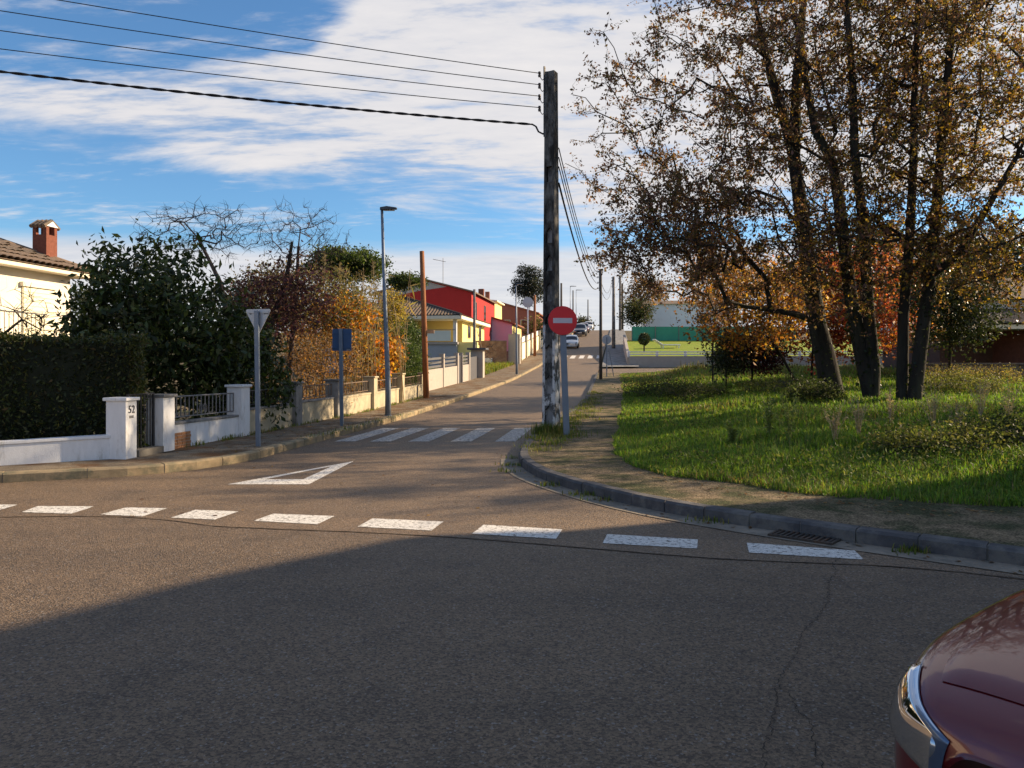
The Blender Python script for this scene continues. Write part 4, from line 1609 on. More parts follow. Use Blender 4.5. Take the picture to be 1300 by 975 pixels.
M_STK = mat('sticker_grey', (0.20, 0.21, 0.23), 0.5)
MB().lathe([(0, 0), (.025, 0)], 14, Matrix.Translation((-.17, .0435, 2.375)) @ Matrix.Rotation(R(90), 4, 'X')).build('round_stamp', M_STK, plt)
MB().box(.10, .19, .040, .0443, 2.355, 2.378).build('sticker', M_STK, plt)
MB().box(-.065, .025, .020, .044, 2.15, 2.18).build('clamp', M_GALV, plt)
# the painted face on the far side
mb = MB()
mb.v = [(p.x - .02, .0615, p.y) for p in pts]
mb.f = [tuple(reversed(range(n)))]
mb.build('face', mat('sign_red', (0.50, 0.015, 0.02), 0.35), plt)
mb = MB()
cg = Vector((0, (2 * stp_ + sbt) / 3))
mb.v = [((cg + (p - cg) * .62).x - .02, .0625, (cg + (p - cg) * .62).y) for p in pts]
mb.f = [tuple(reversed(range(n)))]
mb.build('white_field', mat('sign_white', (0.75, 0.75, 0.75), 0.35), plt)

# blue-backed rectangular sign
bx, by = (434 - 650) / 976 * 18.15, 18.15
bs = thing('crossing_sign', 'square traffic sign seen from its dark blue back on a grey post', 'traffic sign', (bx, by, .13), R(-10))
sign_post(bs, [(0, 0, -.05), (-.03, 0, 2.30)], .085, .045, M_GALV)
pb = MB().box(-.26, .22, .045, .06, 1.78, 2.30).build('plate', M_BLUEBACK, bs, bevel=.004)
for z in (1.86, 2.2):
    MB().box(-.255, .215, .030, .0445, z - .018, z + .018).build('stiffener', M_BLUEBACK, pb)
MB().box(.10, .19, .040, .0443, 1.80, 1.825).build('sticker', M_STK, pb)
MB().box(-.255, .215, .0605, .064, 1.785, 2.295).build('face', mat('sign_blue', (0.01, 0.09, 0.42), 0.35), pb)

# no-entry sign
nx, ny = 1.07, 15.75
ns = thing('no_entry_sign', 'round red no-entry sign with a pale bar on a grey post', 'traffic sign', (nx, ny, .11), R(4))
sign_post(ns, [(.05, 0, -.05), (-.045, 0, 2.66)], .125, .06, M_GALV)
M_SR = mat('faded_sign_red', (0.62, 0.018, 0.030), 0.4, 0.06, 5)
cz = 2.375
Mx = Matrix.Translation((-.04, -.042, cz)) @ Matrix.Rotation(R(90), 4, 'X')
dsc = MB().lathe([(0, -.004), (.292, -.004), (.297, 0), (.297, .012), (.290, .016), (0, .016)], 48, Mx).build('disc', M_SR, ns)
MB().box(-.04 - .197, -.04 + .197, -.0605, -.0583, cz - .052, cz + .052).build('bar', mat('shaded_sign_white', (0.52, 0.49, 0.56), 0.5, 0.05, 5), dsc)  # white bar with the lavender grey of its shade put into the colour

# far round sign seen from behind on the right pavement
rx, ry = SP(48.5, -.28)
rs = thing('round_sign_back', 'round traffic sign seen from its grey back beside the slim dark pole', 'traffic sign', (rx, ry, Hs(rx, ry) + .12), R(-6))
sign_post(rs, [(0, 0, -.05), (0, 0, 2.5)], .07, .05, M_GALV)
MB().lathe([(0, 0), (.30, 0), (.30, .015), (0, .015)], 28, Matrix.Translation((0, .05, 2.35)) @ Matrix.Rotation(R(90), 4, 'X')).build('disc', M_SIGNBACK, rs)
# leaning metal props of the small far sign
MB().tube([(.45, .3, 0), (.12, .05, 1.8)], .03, 6).build('brace', M_GALV, rs)
# round traffic mirror on the far left
mx_, my_ = SP(80, -8.6)
tm = thing('traffic_mirror', 'round pale sign back on a white post above the far left wall', 'traffic sign', (mx_, my_, 2.6), 0)
sign_post(tm, [(0, 0, -.3), (0, 0, 5.6)], .16, .12, M_WHITE)
MB().lathe([(0, 0), (.55, 0), (.55, .03), (0, .06)], 24, Matrix.Translation((0, -.08, 5.4)) @ Matrix.Rotation(R(90), 4, 'X')).build('disc', M_SIGNBACK, tm)

# ------------------------------------------------------------------ cars
def catmull(P, u):
    n = len(P)
    i = int(min(max(math.floor(u), 0), n - 2))
    t = u - i
    a = P[max(i - 1, 0)]
    b = P[i]
    c = P[i + 1]
    d = P[min(i + 2, n - 1)]
    return 0.5 * ((2 * b) + (c - a) * t + (2 * a - 5 * b + 4 * c - d) * t * t + (3 * b - a - 3 * c + d) * t ** 3)


HATCH = [  # y along the car (nose at -), then half profile points (x, z) from underside to top centre
    (-1.90, [(0, .28), (.30, .28), (.44, .32), (.50, .45), (.50, .56), (.45, .64), (.36, .66), (.20, .67), (0, .675)]),
    (-1.84, [(0, .22), (.45, .22), (.60, .27), (.66, .46), (.66, .60), (.61, .70), (.50, .725), (.28, .74), (0, .745)]),
    (-1.62, [(0, .20), (.55, .20), (.73, .25), (.79, .48), (.78, .66), (.73, .765), (.60, .80), (.34, .825), (0, .835)]),
    (-1.25, [(0, .20), (.60, .20), (.79, .25), (.835, .50), (.825, .70), (.775, .82), (.63, .87), (.36, .905), (0, .915)]),
    (-0.88, [(0, .20), (.60, .20), (.80, .25), (.835, .50), (.83, .72), (.785, .86), (.66, .92), (.38, .96), (0, .975)]),
    (-0.62, [(0, .20), (.60, .20), (.80, .25), (.835, .50), (.83, .73), (.79, .89), (.70, 1.02), (.45, 1.09), (0, 1.12)]),
    (-0.15, [(0, .20), (.60, .20), (.80, .25), (.835, .50), (.83, .74), (.79, .91), (.68, 1.20), (.50, 1.37), (0, 1.41)]),
    (0.40, [(0, .20), (.60, .20), (.80, .25), (.835, .50), (.83, .75), (.79, .92), (.67, 1.24), (.52, 1.44), (0, 1.49)]),
    (1.00, [(0, .20), (.60, .20), (.80, .25), (.835, .50), (.83, .77), (.79, .94), (.66, 1.24), (.51, 1.42), (0, 1.47)]),
    (1.45, [(0, .22), (.58, .22), (.77, .27), (.82, .52), (.815, .79), (.775, .95), (.64, 1.20), (.49, 1.34), (0, 1.38)]),
    (1.78, [(0, .26), (.52, .26), (.70, .32), (.76, .55), (.755, .80), (.71, .93), (.62, 1.02), (.45, 1.06), (0, 1.08)]),
    (1.90, [(0, .32), (.45, .32), (.58, .38), (.63, .58), (.62, .74), (.56, .80), (.46, .82), (.30, .83), (0, .835)]),
]


def clear_lens():
    if 'clear_lens' in MATS:
        return MATS['clear_lens']
    m = bpy.data.materials.new('clear_lens')
    m.use_nodes = True
    N, L = m.node_tree.nodes, m.node_tree.links
    N.clear()
    f = N.new('ShaderNodeFresnel')
    f.inputs[0].default_value = 1.5
    g = N.new('ShaderNodeBsdfGlossy')
    g.inputs['Roughness'].default_value = 0.02
    tr = N.new('ShaderNodeBsdfTransparent')
    tr.inputs[0].default_value = (0.93, 0.95, 0.97, 1)
    mx = N.new('ShaderNodeMixShader')
    o = N.new('ShaderNodeOutputMaterial')
    L.new(f.outputs[0], mx.inputs[0])
    L.new(tr.outputs[0], mx.inputs[1])
    L.new(g.outputs[0], mx.inputs[2])
    L.new(mx.outputs[0], o.inputs[0])
    MATS['clear_lens'] = m
    return m


def car(name, label, loc, rz, pitch, paint, scale=(1, 1, 1), stations=HATCH, nu=44, nv=33, group=None, cat='car', detail=True):
    t = thing(name, label, cat, loc, rz, group)
    t.rotation_euler = (pitch, 0, rz)
    t.scale = (1, 1, 1)
    A = np.array([[(p[0] * scale[0], y * scale[1], p[1] * scale[2]) for p in pr] for y, pr in stations])
    NU, NV = A.shape[0], A.shape[1]

    def S(u, v, side=1):
        cols = [catmull(A[:, j], u) for j in range(NV)]
        q = catmull(cols, v)
        return Vector((max(q[0], 0.0) * side, q[1], q[2]))

    def normal(u, v, side):
        e = .02
        du = S(min(u + e, NU - 1), v, side) - S(max(u - e, 0), v, side)
        dv = S(u, min(v + e, NV - 1), side) - S(u, max(v - e, 0), side)
        nn = du.cross(dv)
        if nn.length < 1e-9:
            return Vector((0, 0, 1))
        nn.normalize()
        c = S(u, v, side) - Vector((0, S(u, v, side).y * .75, .55))
        if nn.dot(c) < 0:
            nn = -nn
        return nn

    def patch(pname, u0, u1, v0, v1, m, parent, off=.006, sides=(1,), n=10, nvv=10, both=False, shape=None):
        """surface patch lying proud of the body with a closed rim; both = across the centre line"""
        res = []
        for side in sides:
            mb = MB()
            rows = []
            for a in range(n + 1):
                row = []
                for b in range(nvv + 1):
                    if both:
                        w = -1 + 2 * b / nvv
                        v = v1 + (v0 - v1) * abs(w)
                        sd = 1 if w >= 0 else -1
                    else:
                        v = v0 + (v1 - v0) * b / nvv
                        sd = side
                    u = u0 + (u1 - u0) * a / n
                    if shape:
                        u, v = shape(a / n, b / nvv, u, v)
                    p = S(u, v, sd)
                    nn = normal(u, v, sd)
                    edge = a in (0, n) or b in (0, nvv)
                    o = p + nn * (off if not edge else off * .35)
                    mb.v.append(tuple(o))
                    row.append(len(mb.v) - 1)
                rows.append(row)
            for a in range(n):
                for b in range(nvv):
                    mb.f.append((rows[a][b], rows[a + 1][b], rows[a + 1][b + 1], rows[a][b + 1]))
            res.append(mb.build(pname, m, parent, smooth=True))
        return res if len(res) > 1 else res[0]
    # body
    mb = MB()
    for side in (1, -1):
        i0 = len(mb.v)
        for a in range(nu + 1):
            for b in range(nv + 1):
                mb.v.append(tuple(S(a / nu * (NU - 1), b / nv * (NV - 1), side)))
        for a in range(nu):
            for b in range(nv):
                q = (i0 + a * (nv + 1) + b, i0 + (a + 1) * (nv + 1) + b, i0 + (a + 1) * (nv + 1) + b + 1, i0 + a * (nv + 1) + b + 1)
                mb.f.append(q if side == 1 else tuple(reversed(q)))
        # nose and tail closing
        mb.f.append(tuple(i0 + b for b in range(nv + 1)))
        mb.f.append(tuple(i0 + nu * (nv + 1) + b for b in range(nv + 1)))
    body = mb.build('body', paint, t, smooth=True)
    gl = glassmat('car_glass', (0.012, 0.014, 0.017), 0.04)
    blk = mat('black_plastic', (0.012, 0.012, 0.013), 0.55, 0.1, 5)
    lens = mat('sky_tinted_housing', (0.10, 0.14, 0.22), 0.22, 0.1, 3, spec=0.6, metal=0.6)  # the blue stands in for sky reflected in the headlamp
    chrome = mat('lamp_chrome', (0.55, 0.56, 0.58), 0.12, 0.05, 4, metal=0.9)
    patch('hood', 1.35, 3.78, 5.75, 8, paint, body, .009, both=True, n=18, nvv=24)
    patch('windscreen', 4.1, 5.82, 6.0, 8, gl, body, .006, both=True, n=10, nvv=20)
    patch('rear_window', 8.6, 9.8, 6.1, 8, gl, body, .006, both=True, n=8, nvv=16)
    patch('side_window', 5.6, 6.9, 5.15, 6.75, gl, body, .006, (1, -1))
    patch('side_window', 7.0, 8.35, 5.2, 6.75, gl, body, .006, (1, -1))
    # headlamps wrap round the nose: blue sky reflection painted into the bowl, clear lens above
    def hl(a, b, u, v):
        return u + 0.75 * (b - .3) * (1 if True else 0), v
    for side in (1, -1):
        sh = lambda a, b, u, v: (u + .35 * (b - .5), v)
        bowl = patch('headlight', 0.18, 1.42, 4.05, 5.2, lens, body, .008, (side,), n=14, nvv=14, shape=sh)
        for uu, vv, rr in ((.52, 4.55, .20), (.98, 4.65, .18)):
            disc = lambda a, b, u, v, uu=uu, vv=vv, rr=rr: (uu + .35 * ((vv - 4.05) / 1.15 - .5) + rr * a * math.cos(2 * math.pi * b), vv + rr * 1.9 * a * math.sin(2 * math.pi * b))
            patch('reflector', 0, 1, 0, 1, chrome, bowl, .013, (side,), n=4, nvv=18, shape=disc)
            disc2 = lambda a, b, u, v, uu=uu, vv=vv, rr=rr * .45: (uu + .35 * ((vv - 4.05) / 1.15 - .5) + rr * a * math.cos(2 * math.pi * b), vv + rr * 1.9 * a * math.sin(2 * math.pi * b))
            patch('bulb', 0, 1, 0, 1, blk, bowl, .015, (side,), n=3, nvv=14, shape=disc2)
        patch('lens', 0.18, 1.42, 4.05, 5.2, clear_lens(), bowl, .022, (side,), n=14, nvv=14, shape=sh)
        patch('tail_light', 9.6, 10.2, 4.2, 5.4, mat('tail_light_red', (0.35, 0.01, 0.01), 0.2), body, .008, (side,), n=6, nvv=6)
    patch('grille', 0.15, 0.75, 2.6, 3.4, blk, body, .008, both=True, n=6, nvv=16)
    MB().box(-.26 * scale[0], .26 * scale[0], S(0, 4).y - .03, S(0, 4).y - .012, .50, .61).build('number_plate', mat('plate_white', (0.7, 0.7, 0.68), 0.4), body)
    # wheels
    for (wy, nm) in ((stations[3][0] * scale[1] + .02, 'f'), (1.22 * scale[1], 'r')):
        for side in (1, -1):
            r = .305 * scale[2]
            Mw = Matrix.Translation((side * .80 * scale[0], wy, r)) @ Matrix.Rotation(R(90) * side, 4, 'Y')
            MB().lathe([(0, .03), (r + .05, .03), (r + .05, .045), (0, .045)], 24, Mw).build('wheel_arch', blk, t)
            wo = MB().lathe([(r * .6, .046), (r * .9, .062), (r, .05), (r, -.12), (r * .6, -.12)], 24, Mw).build('wheel', mat('tyre_rubber', (0.018, 0.018, 0.018), 0.85), t, smooth=True)
            MB().lathe([(0, .058), (r * .25, .06), (r * .62, .050)], 16, Mw).build('hubcap', mat('alloy_grey', (0.35, 0.36, 0.37), 0.35, metal=.6), wo)
    for side in (1, -1):
        fold = Matrix.Translation((side * .80 * scale[0], -.42 * scale[1], .93 * scale[2])) @ Matrix.Rotation(R(6) * side, 4, 'Z')
        MB().lathe([(0, -.09), (.05, -.07), (.07, 0), (.05, .07), (0, .09)], 12, fold @ Matrix.Scale(.62, 4, (1, 0, 0)) @ Matrix.Scale(1.5, 4, (0, 1, 0))).build('wing_mirror', blk, t, smooth=True)
    return t


def paint(name, col, coat=1.0, metal=0.25):
    m = mat(name, col, 0.32, 0.03, 3, 0, 60, 0.5, metal=metal, coat=coat)
    m.node_tree.nodes['Principled BSDF'].inputs['Coat Roughness'].default_value = 0.04
    return m


car('parked_red_car', 'dark red car whose rounded hood and headlamp fill the bottom right corner', (2.945, 2.19, 0.005), math.atan2(-.90, .43), 0, paint('dark_red_paint', (0.115, 0.004, 0.008)), (1, 1, 1.06), nu=60, nv=48)


def up_car(name, label, d, p, pt, sc, fwd=True):
    x, y = SP(d, p)
    z = Hs(x, y)
    g = (Hs(*SP(d + 2, p)) - Hs(*SP(d - 2, p))) / 4
    return car(name, label, (x, y, z + .01), YAW_ST, math.atan(g), pt, sc, nu=26, nv=20)


up_car('parked_car', 'silver-white compact car parked uphill on the left side', 92.5, -4.75, paint('silver_white_paint', (0.62, 0.66, 0.68), metal=.1), (1.06, 1.05, 1.0))
up_car('parked_suv', 'dark off-road car parked above the silver-white one', 115.5, -4.6, paint('black_blue_paint', (0.02, 0.022, 0.03)), (1.13, 1.15, 1.22))
up_car('parked_car', 'dark maroon car parked behind the dark off-road car', 125.5, -4.45, paint('maroon_paint', (0.09, 0.02, 0.025)), (1.06, 1.08, 1.08))
up_car('parked_car', 'small white car farthest up the street at the crest', 141.0, -4.1, paint('plain_white_paint', (0.72, 0.72, 0.70), metal=0), (1.06, 1.1, 1.1))

# ------------------------------------------------------------------ right side beyond the field: lawn plot, white house
def lawn_plot():
    # side lane between the field and the plot
    a = [SP(52.8, p) for p in np.linspace(-0.9, 40, 24)]
    b = [SP(60.5, p) for p in np.linspace(-0.9, 40, 24)]
    structure(strip_mesh('side_lane', a, b, lambda x, y: Hs(x, y) + 0.008, M_MAIN))
    # pavement along the plot
    a = [SP(d, -0.75 + 0.7 * float(smooth01(60, 150, d))) for d in np.arange(61, 172, 2.0)]
    b = [SP(d, 2.2) for d in np.arange(61, 172, 2.0)]
    structure(strip_mesh('upper_pavement', a, b, lambda x, y: Hs(x, y) + 0.14, M_GREYCON))
    rw = thing('lawn_retaining_wall', 'low pale wall holding up the raised lawn at the side lane', 'wall')
    A = Vector((*SP(64, 1.45), 1.25))
    B = Vector((*SP(62.5, 34), 1.25))
    wall_between(rw, A, B, 0.95, 0.95, 0.25, M_PALEWALL, M_PALEWALL, below=.6)
    Bz = Vector((*SP(86, 1.45), 2.9))
    wall_between(rw, A + uv3 * .13, Bz, 1.0, 1.9, .22, M_PALEWALL, M_PALEWALL, name='return_wall', below=.6)
    # white fence on top
    fe = thing('white_rail_fence', 'white two-rail fence along the edge of the raised lawn', 'fence')
    dirv = (B - A)
    Lw = dirv.length
    dirn = dirv.normalized()
    fa = A + Vector((0, 0, 1.0)) - Vector((dirn.y, -dirn.x, 0)) * 0
    npost = 14
    for k in range(npost + 1):
        q = A + dirv * (k / npost) + Vector((0, -.0, 1.0))
        MB().box(-.1, .1, -.1, .1, -.1, .42).build('post', M_WHITE, fe).location = q
    for z in (.10, .30):
        q0, q1 = A + Vector((0, -.13, 1.0 + z)), B + Vector((0, -.13, 1.0 + z))
        wall_between(fe, q0, q1, .09, .09, .04, M_WHITE, None, name='rail', below=0)
    # lawn
    rows = []
    for d in np.linspace(64.2, 83, 14):
        rows.append([Vector((*SP(d, p), 2.15 + (d - 64) * .105)) for p in np.linspace(1.56, 34, 20)])
    mb = MB()
    for r in rows:
        mb.v += [tuple(q) for q in r]
    mb.f = [(i * 20 + j, i * 20 + j + 1, (i + 1) * 20 + j + 1, (i + 1) * 20 + j) for i in range(13) for j in range(19)]
    structure(mb.build('raised_lawn', mat('mown_lawn', (0.20, 0.27, 0.03), 0.9, 0.25, 3, 0.6, 60, .15, col2=(0.26, 0.28, 0.04), sc2=.6), None))
    # green privacy screen
    sc = thing('green_screen_fence', 'long green privacy screen between the lawn and the white house', 'fence')
    M_GS = mat('green_screen', (0.040, 0.25, 0.18), 0.7, 0.18, 1.2, .2, 20)
    for k in range(7):
        A2 = Vector((*SP(82.6, 2.2 + k * 2.5), 4.05))
        B2 = Vector((*SP(82.6, 4.7 + k * 2.5), 4.05))
        wall_between(sc, A2 + Vector((.02, 0, 0)), B2 - Vector((.02, 0, 0)), 1.55, 1.55, .04, M_GS, None, name='screen_panel', below=.2)
        MB().tube([A2 - Vector((0, 0.05, .2)), A2 + Vector((0, -0.05, 1.6))], .04, 6).build('post', M_GREYIRON, sc)
    # white house
    x0, y0 = SP(87, 4.0)
    wh = thing('white_house', 'plain white flat-walled house behind the green screen', 'house', (x0, y0, 3.4), YAW_ST)
    box_part('wall', 0, 9.0, 0, 9, -1, 4.95, mat('white_house_wall', (0.74, 0.75, 0.78), 0.85, .05, 1.5, .1, 40, col2=(.55, .55, .56), sc2=.8, thr=(.55, .8)), wh)
    mb = MB()
    mb.v = [(-.3, -.3, 4.952), (9.3, -.3, 4.952), (9.3, 9.3, 4.952), (-.3, 9.3, 4.952), (-.3, 4.5, 5.7), (9.3, 4.5, 5.7)]
    mb.f = [(0, 1, 5, 4), (3, 4, 5, 2), (0, 4, 3), (1, 2, 5), (0, 3, 2, 1)]
    mb.build('roof', M_TILE, wh)
    window_y(wh, -.002, 6.5, 3.3, 1.2, 1.2, mat('brown_frame', (0.16, 0.09, 0.05), 0.6))
    # white garden chaise under a cover
    ox, oy = SP(73.0, 4.9)
    orn_scale = 1.25
    orn = thing('garden_lounger', 'white plastic garden lounger lying on the sunny lawn', 'lounger', (ox, oy, 3.1), R(10))
    box_part('seat', -.2, 1.6, -.35, .35, .25, .36, M_WHITE, orn, .03)
    o = MB().box(-.9, .0, -.35, .35, -.05, .05).build('backrest', M_WHITE, orn, bevel=.03)
    o.matrix_local = Matrix.Translation((-.2, 0, .34)) @ Matrix.Rotation(R(32), 4, 'Y')
    for px_ in (-.1, 1.45):
        for s in (-1, 1):
            box_part('leg', px_ - .04, px_ + .04, s * .28 - .04, s * .28 + .04, -.08, .25, M_WHITE, orn)


lawn_plot()


def brick_house_right():
    # reddish house with tiled roof at the right edge
    x0, y0 = 23.0, 38.0
    h = thing('brick_house', 'low red-brown house with tiled veranda roof at the right edge behind the field', 'house', (x0, y0, 1.0), R(4))
    m = mat('red_brown_brick', (0.20, 0.085, 0.06), 0.9, .2, 6, .4, 40)
    box_part('wall', 2.6, 14, 0, 8, -.5, 2.3, m, h)
    box_part('wall', -.3, 2.598, 2.5, 8, -.5, 2.3, mat('dark_veranda_wall', (0.10, 0.06, 0.05), .9, .2, 6), h)
    box_part('fascia', -.8, 14.2, -.75, 8.4, 2.302, 2.52, M_CREAM, h)
    mb = MB()
    mb.v = [(-.8, -.8, 2.522), (14.2, -.8, 2.522), (14.2, 2.6, 3.45), (-.8, 2.6, 3.45), (-.8, 2.6, 2.522), (14.2, 2.6, 2.522)]
    mb.f = [(0, 1, 2, 3), (0, 3, 4), (1, 5, 2), (0, 4, 5, 1), (3, 2, 5, 4)]
    rf = mb.build('veranda_roof', M_TILE, h)
    tile_field('roof_tiles', (-.8, -.85, 2.53), (1, 0, 0), (0, 3.4, .93), 60, lambda t: 3.5, M_TILE, rf, .25)
    box_part('upper_wall', -.4, 13.8, 2.602, 8, 2.522, 4.0, M_WHITE, h)
    mb = MB()
    hip_roof(mb, -1.0, 14.6, 2.0, 8.8, 4.002, 1.5, 3.4)
    mb.v[4] = (3.0, 5.4, 5.5)
    mb.v[5] = (10.6, 5.4, 5.5)
    mb.f = [(0, 1, 5, 4), (1, 2, 5), (2, 3, 4, 5), (3, 0, 4), (0, 3, 2, 1)]
    mb.build('roof', M_TILE, h)
    window_y(h, -.002, 6.5, 1.1, 1.4, 1.2, mat('brown_frame', (0.16, 0.09, 0.05), 0.6))
    # low stone wall in front
    sw = thing('stone_boundary_wall', 'low weathered stone wall at the back of the field on the right', 'wall')
    rg = random.Random(3)
    ms = [mat('wall_stone_a', (0.16, 0.12, 0.10), .9, .3, 5, .5, 30), mat('wall_stone_b', (0.21, 0.15, 0.12), .9, .3, 5, .5, 30), mat('wall_stone_c', (0.12, 0.10, 0.09), .9, .3, 5, .5, 30)]
    x = 17.4
    for row in range(3):
        x = 17.4 + row * .15
        while x < 27.0:
            w = rg.uniform(.45, .8)
            MB().box(x, x + w - .02, 34.0 + rg.uniform(-.03, .03), 34.35, .75 + row * .27, .75 + row * .27 + .255).build('stone', ms[rg.randrange(3)], sw, bevel=.03)
            x += w
    MB().box(17.3, 27.2, 33.95, 34.4, 1.565, 1.64).build('coping', ms[2], sw, bevel=.01)


brick_house_right()

# building on the near right: it stands outside the photograph but its shadow lies over the junction
def shade_house():
    h = thing('corner_house', 'plain two-storey corner house whose shadow covers the near road', 'house', (17.13, 14.0, .1), 0)
    m = mat('corner_house_wall', (0.55, 0.50, 0.42), .85, .08, 2, .2, 40)
    o = Vector((17.13, 14.0))
    n = Vector((.81, -.58))
    front = [Vector(q) - o for q in ((17.13, 14.0), (16.27, 13.84), (15.0, 12.53), (14.25, 11.47), (10.2, 5.8))]
    roof = front + [front[-1] + n * 9, front[0] + n * 9]
    c = sum(roof, Vector((0, 0))) / len(roof)
    wall = [q + (c - q).normalized() * .3 for q in roof]
    w = MB().prism(wall, -.3, 8.0).build('wall', m, h)
    MB().prism(roof, 8.002, 8.2).build('roof', M_TILE, h)


shade_house()

# ------------------------------------------------------------------ trees and plants
def skeleton(stems, attract, rng, r_tip=0.008, expo=2.35, up=0.25, seg=0.6, max_r=None):
    """stems: list of polylines [(x,y,z)...]; branches grow from them to every attractor point.
    returns nodes, parents, radii"""
    pos, par = [], []
    for st in stems:
        prev = -1
        if isinstance(st, tuple):
            prev = st[0]
            st = st[1]
        for q in st:
            pos.append(q)
            par.append(prev)
            prev = len(pos) - 1
    pos = [np.array(p, dtype=float) for p in pos]
    arr = np.zeros((len(pos) + len(attract) * 14, 3))
    arr[:len(pos)] = pos
    n = len(pos)
    n0 = n
    par = par + [0] * (len(arr) - n)
    d0 = np.array([np.min(np.linalg.norm(arr[:n0] - a, axis=1)) for a in attract])
    tips = []
    for k in np.argsort(d0):
        a = attract[k]
        df = a - arr[:n]
        dist = np.linalg.norm(df, axis=1)
        cost = dist + 0.55 * np.maximum(0, -df[:, 2] + 0.15 * dist)
        j = int(np.argmin(cost))
        L = dist[j]
        if L < 1e-3:
            continue
        m = max(1, min(12, int(L / seg)))
        prev = j
        b = arr[j].copy()
        side = rng.normal(size=3) * 0.10 * L
        for q in range(1, m + 1):
            t = q / m
            p = b + (a - b) * t + side * math.sin(math.pi * t) + np.array([0, 0, up * L * 0.22 * math.sin(math.pi * t)]) + (rng.normal(size=3) * 0.03 * seg if q < m else 0)
            arr[n] = p
            par[n] = prev
            prev = n
            n += 1
        tips.append(prev)
    arr = arr[:n]
    par = np.array(par[:n])
    # pipe model
    acc = np.zeros(n)
    kids = np.zeros(n, dtype=int)
    for i in range(n):
        if par[i] >= 0:
            kids[par[i]] += 1
    order = np.argsort(-np.array([0] * n))
    depth = np.zeros(n, dtype=int)
    for i in range(n):
        if par[i] >= 0:
            depth[i] = depth[par[i]] + 1
    for i in sorted(range(n), key=lambda q: -depth[q]):
        if acc[i] == 0:
            acc[i] = r_tip ** expo
        if par[i] >= 0:
            acc[par[i]] += acc[i] * 1.0 + (r_tip ** expo) * 0.05
    rad = acc ** (1 / expo)
    if max_r:
        rad = np.minimum(rad, max_r)
    return arr, par, rad, tips


def tube_tree(name, arr, par, rad, m, parent, minr=0.0, flare=None):
    n = len(arr)
    child = [[] for _ in range(n)]
    roots = []
    for i in range(n):
        (child[par[i]].append(i) if par[i] >= 0 else roots.append(i))
    mb = MB()
    stack = [(r, -1) for r in roots]
    while stack:
        i, frm = stack.pop()
        ch = []
        if frm >= 0:
            ch.append((arr[frm], min(rad[frm], rad[i] * 1.12)))
        cur = i
        while True:
            ch.append((arr[cur], rad[cur]))
            if not child[cur]:
                break
            ks = sorted(child[cur], key=lambda q: -rad[q])
            for k in ks[1:]:
                stack.append((k, cur))
            cur = ks[0]
        if len(ch) < 2 or max(c[1] for c in ch) < minr:
            continue
        R0 = ch[min(1, len(ch) - 1)][1]
        ns = 10 if R0 > .12 else (7 if R0 > .05 else (5 if R0 > .02 else 3))
        mb.tube([c[0] for c in ch], [max(c[1], .003) for c in ch], ns, caps=False)
    return mb.build(name, m, parent, smooth=True)


def ellipsoid_points(rng, n, c, r, inner=0.35, zmin=None):
    out = []
    while len(out) < n:
        v = rng.normal(size=3)
        v /= np.linalg.norm(v)
        q = (inner + (1 - inner) * rng.random() ** 0.6)
        p = np.array(c) + v * q * np.array(r)
        if zmin is not None and p[2] < zmin:
            continue
        out.append(p)
    return np.array(out)


def ribbons(name, A, Mi, B, rng, m, parent, w=.009):
    n = len(A)
    d = B - A
    V, Q = [], []
    for k in range(2):
        s_ = np.cross(d, rng.normal(size=(n, 3)))
        s_ /= np.linalg.norm(s_, axis=1, keepdims=True) + 1e-9
        s_ *= w * .5
        V.append(np.stack([A - s_, A + s_, Mi + s_ * .75, Mi - s_ * .75, B + s_ * .35, B - s_ * .35], 1))
        i = (k * n + np.arange(n)) * 6
        Q += [np.stack([i, i + 1, i + 2, i + 3], -1), np.stack([i + 3, i + 2, i + 4, i + 5], -1)]
    o = obj(name, npmesh(name, np.concatenate(V).reshape(-1, 3), np.concatenate(Q)), m, parent)
    o['kind'] = 'stuff'
    return o


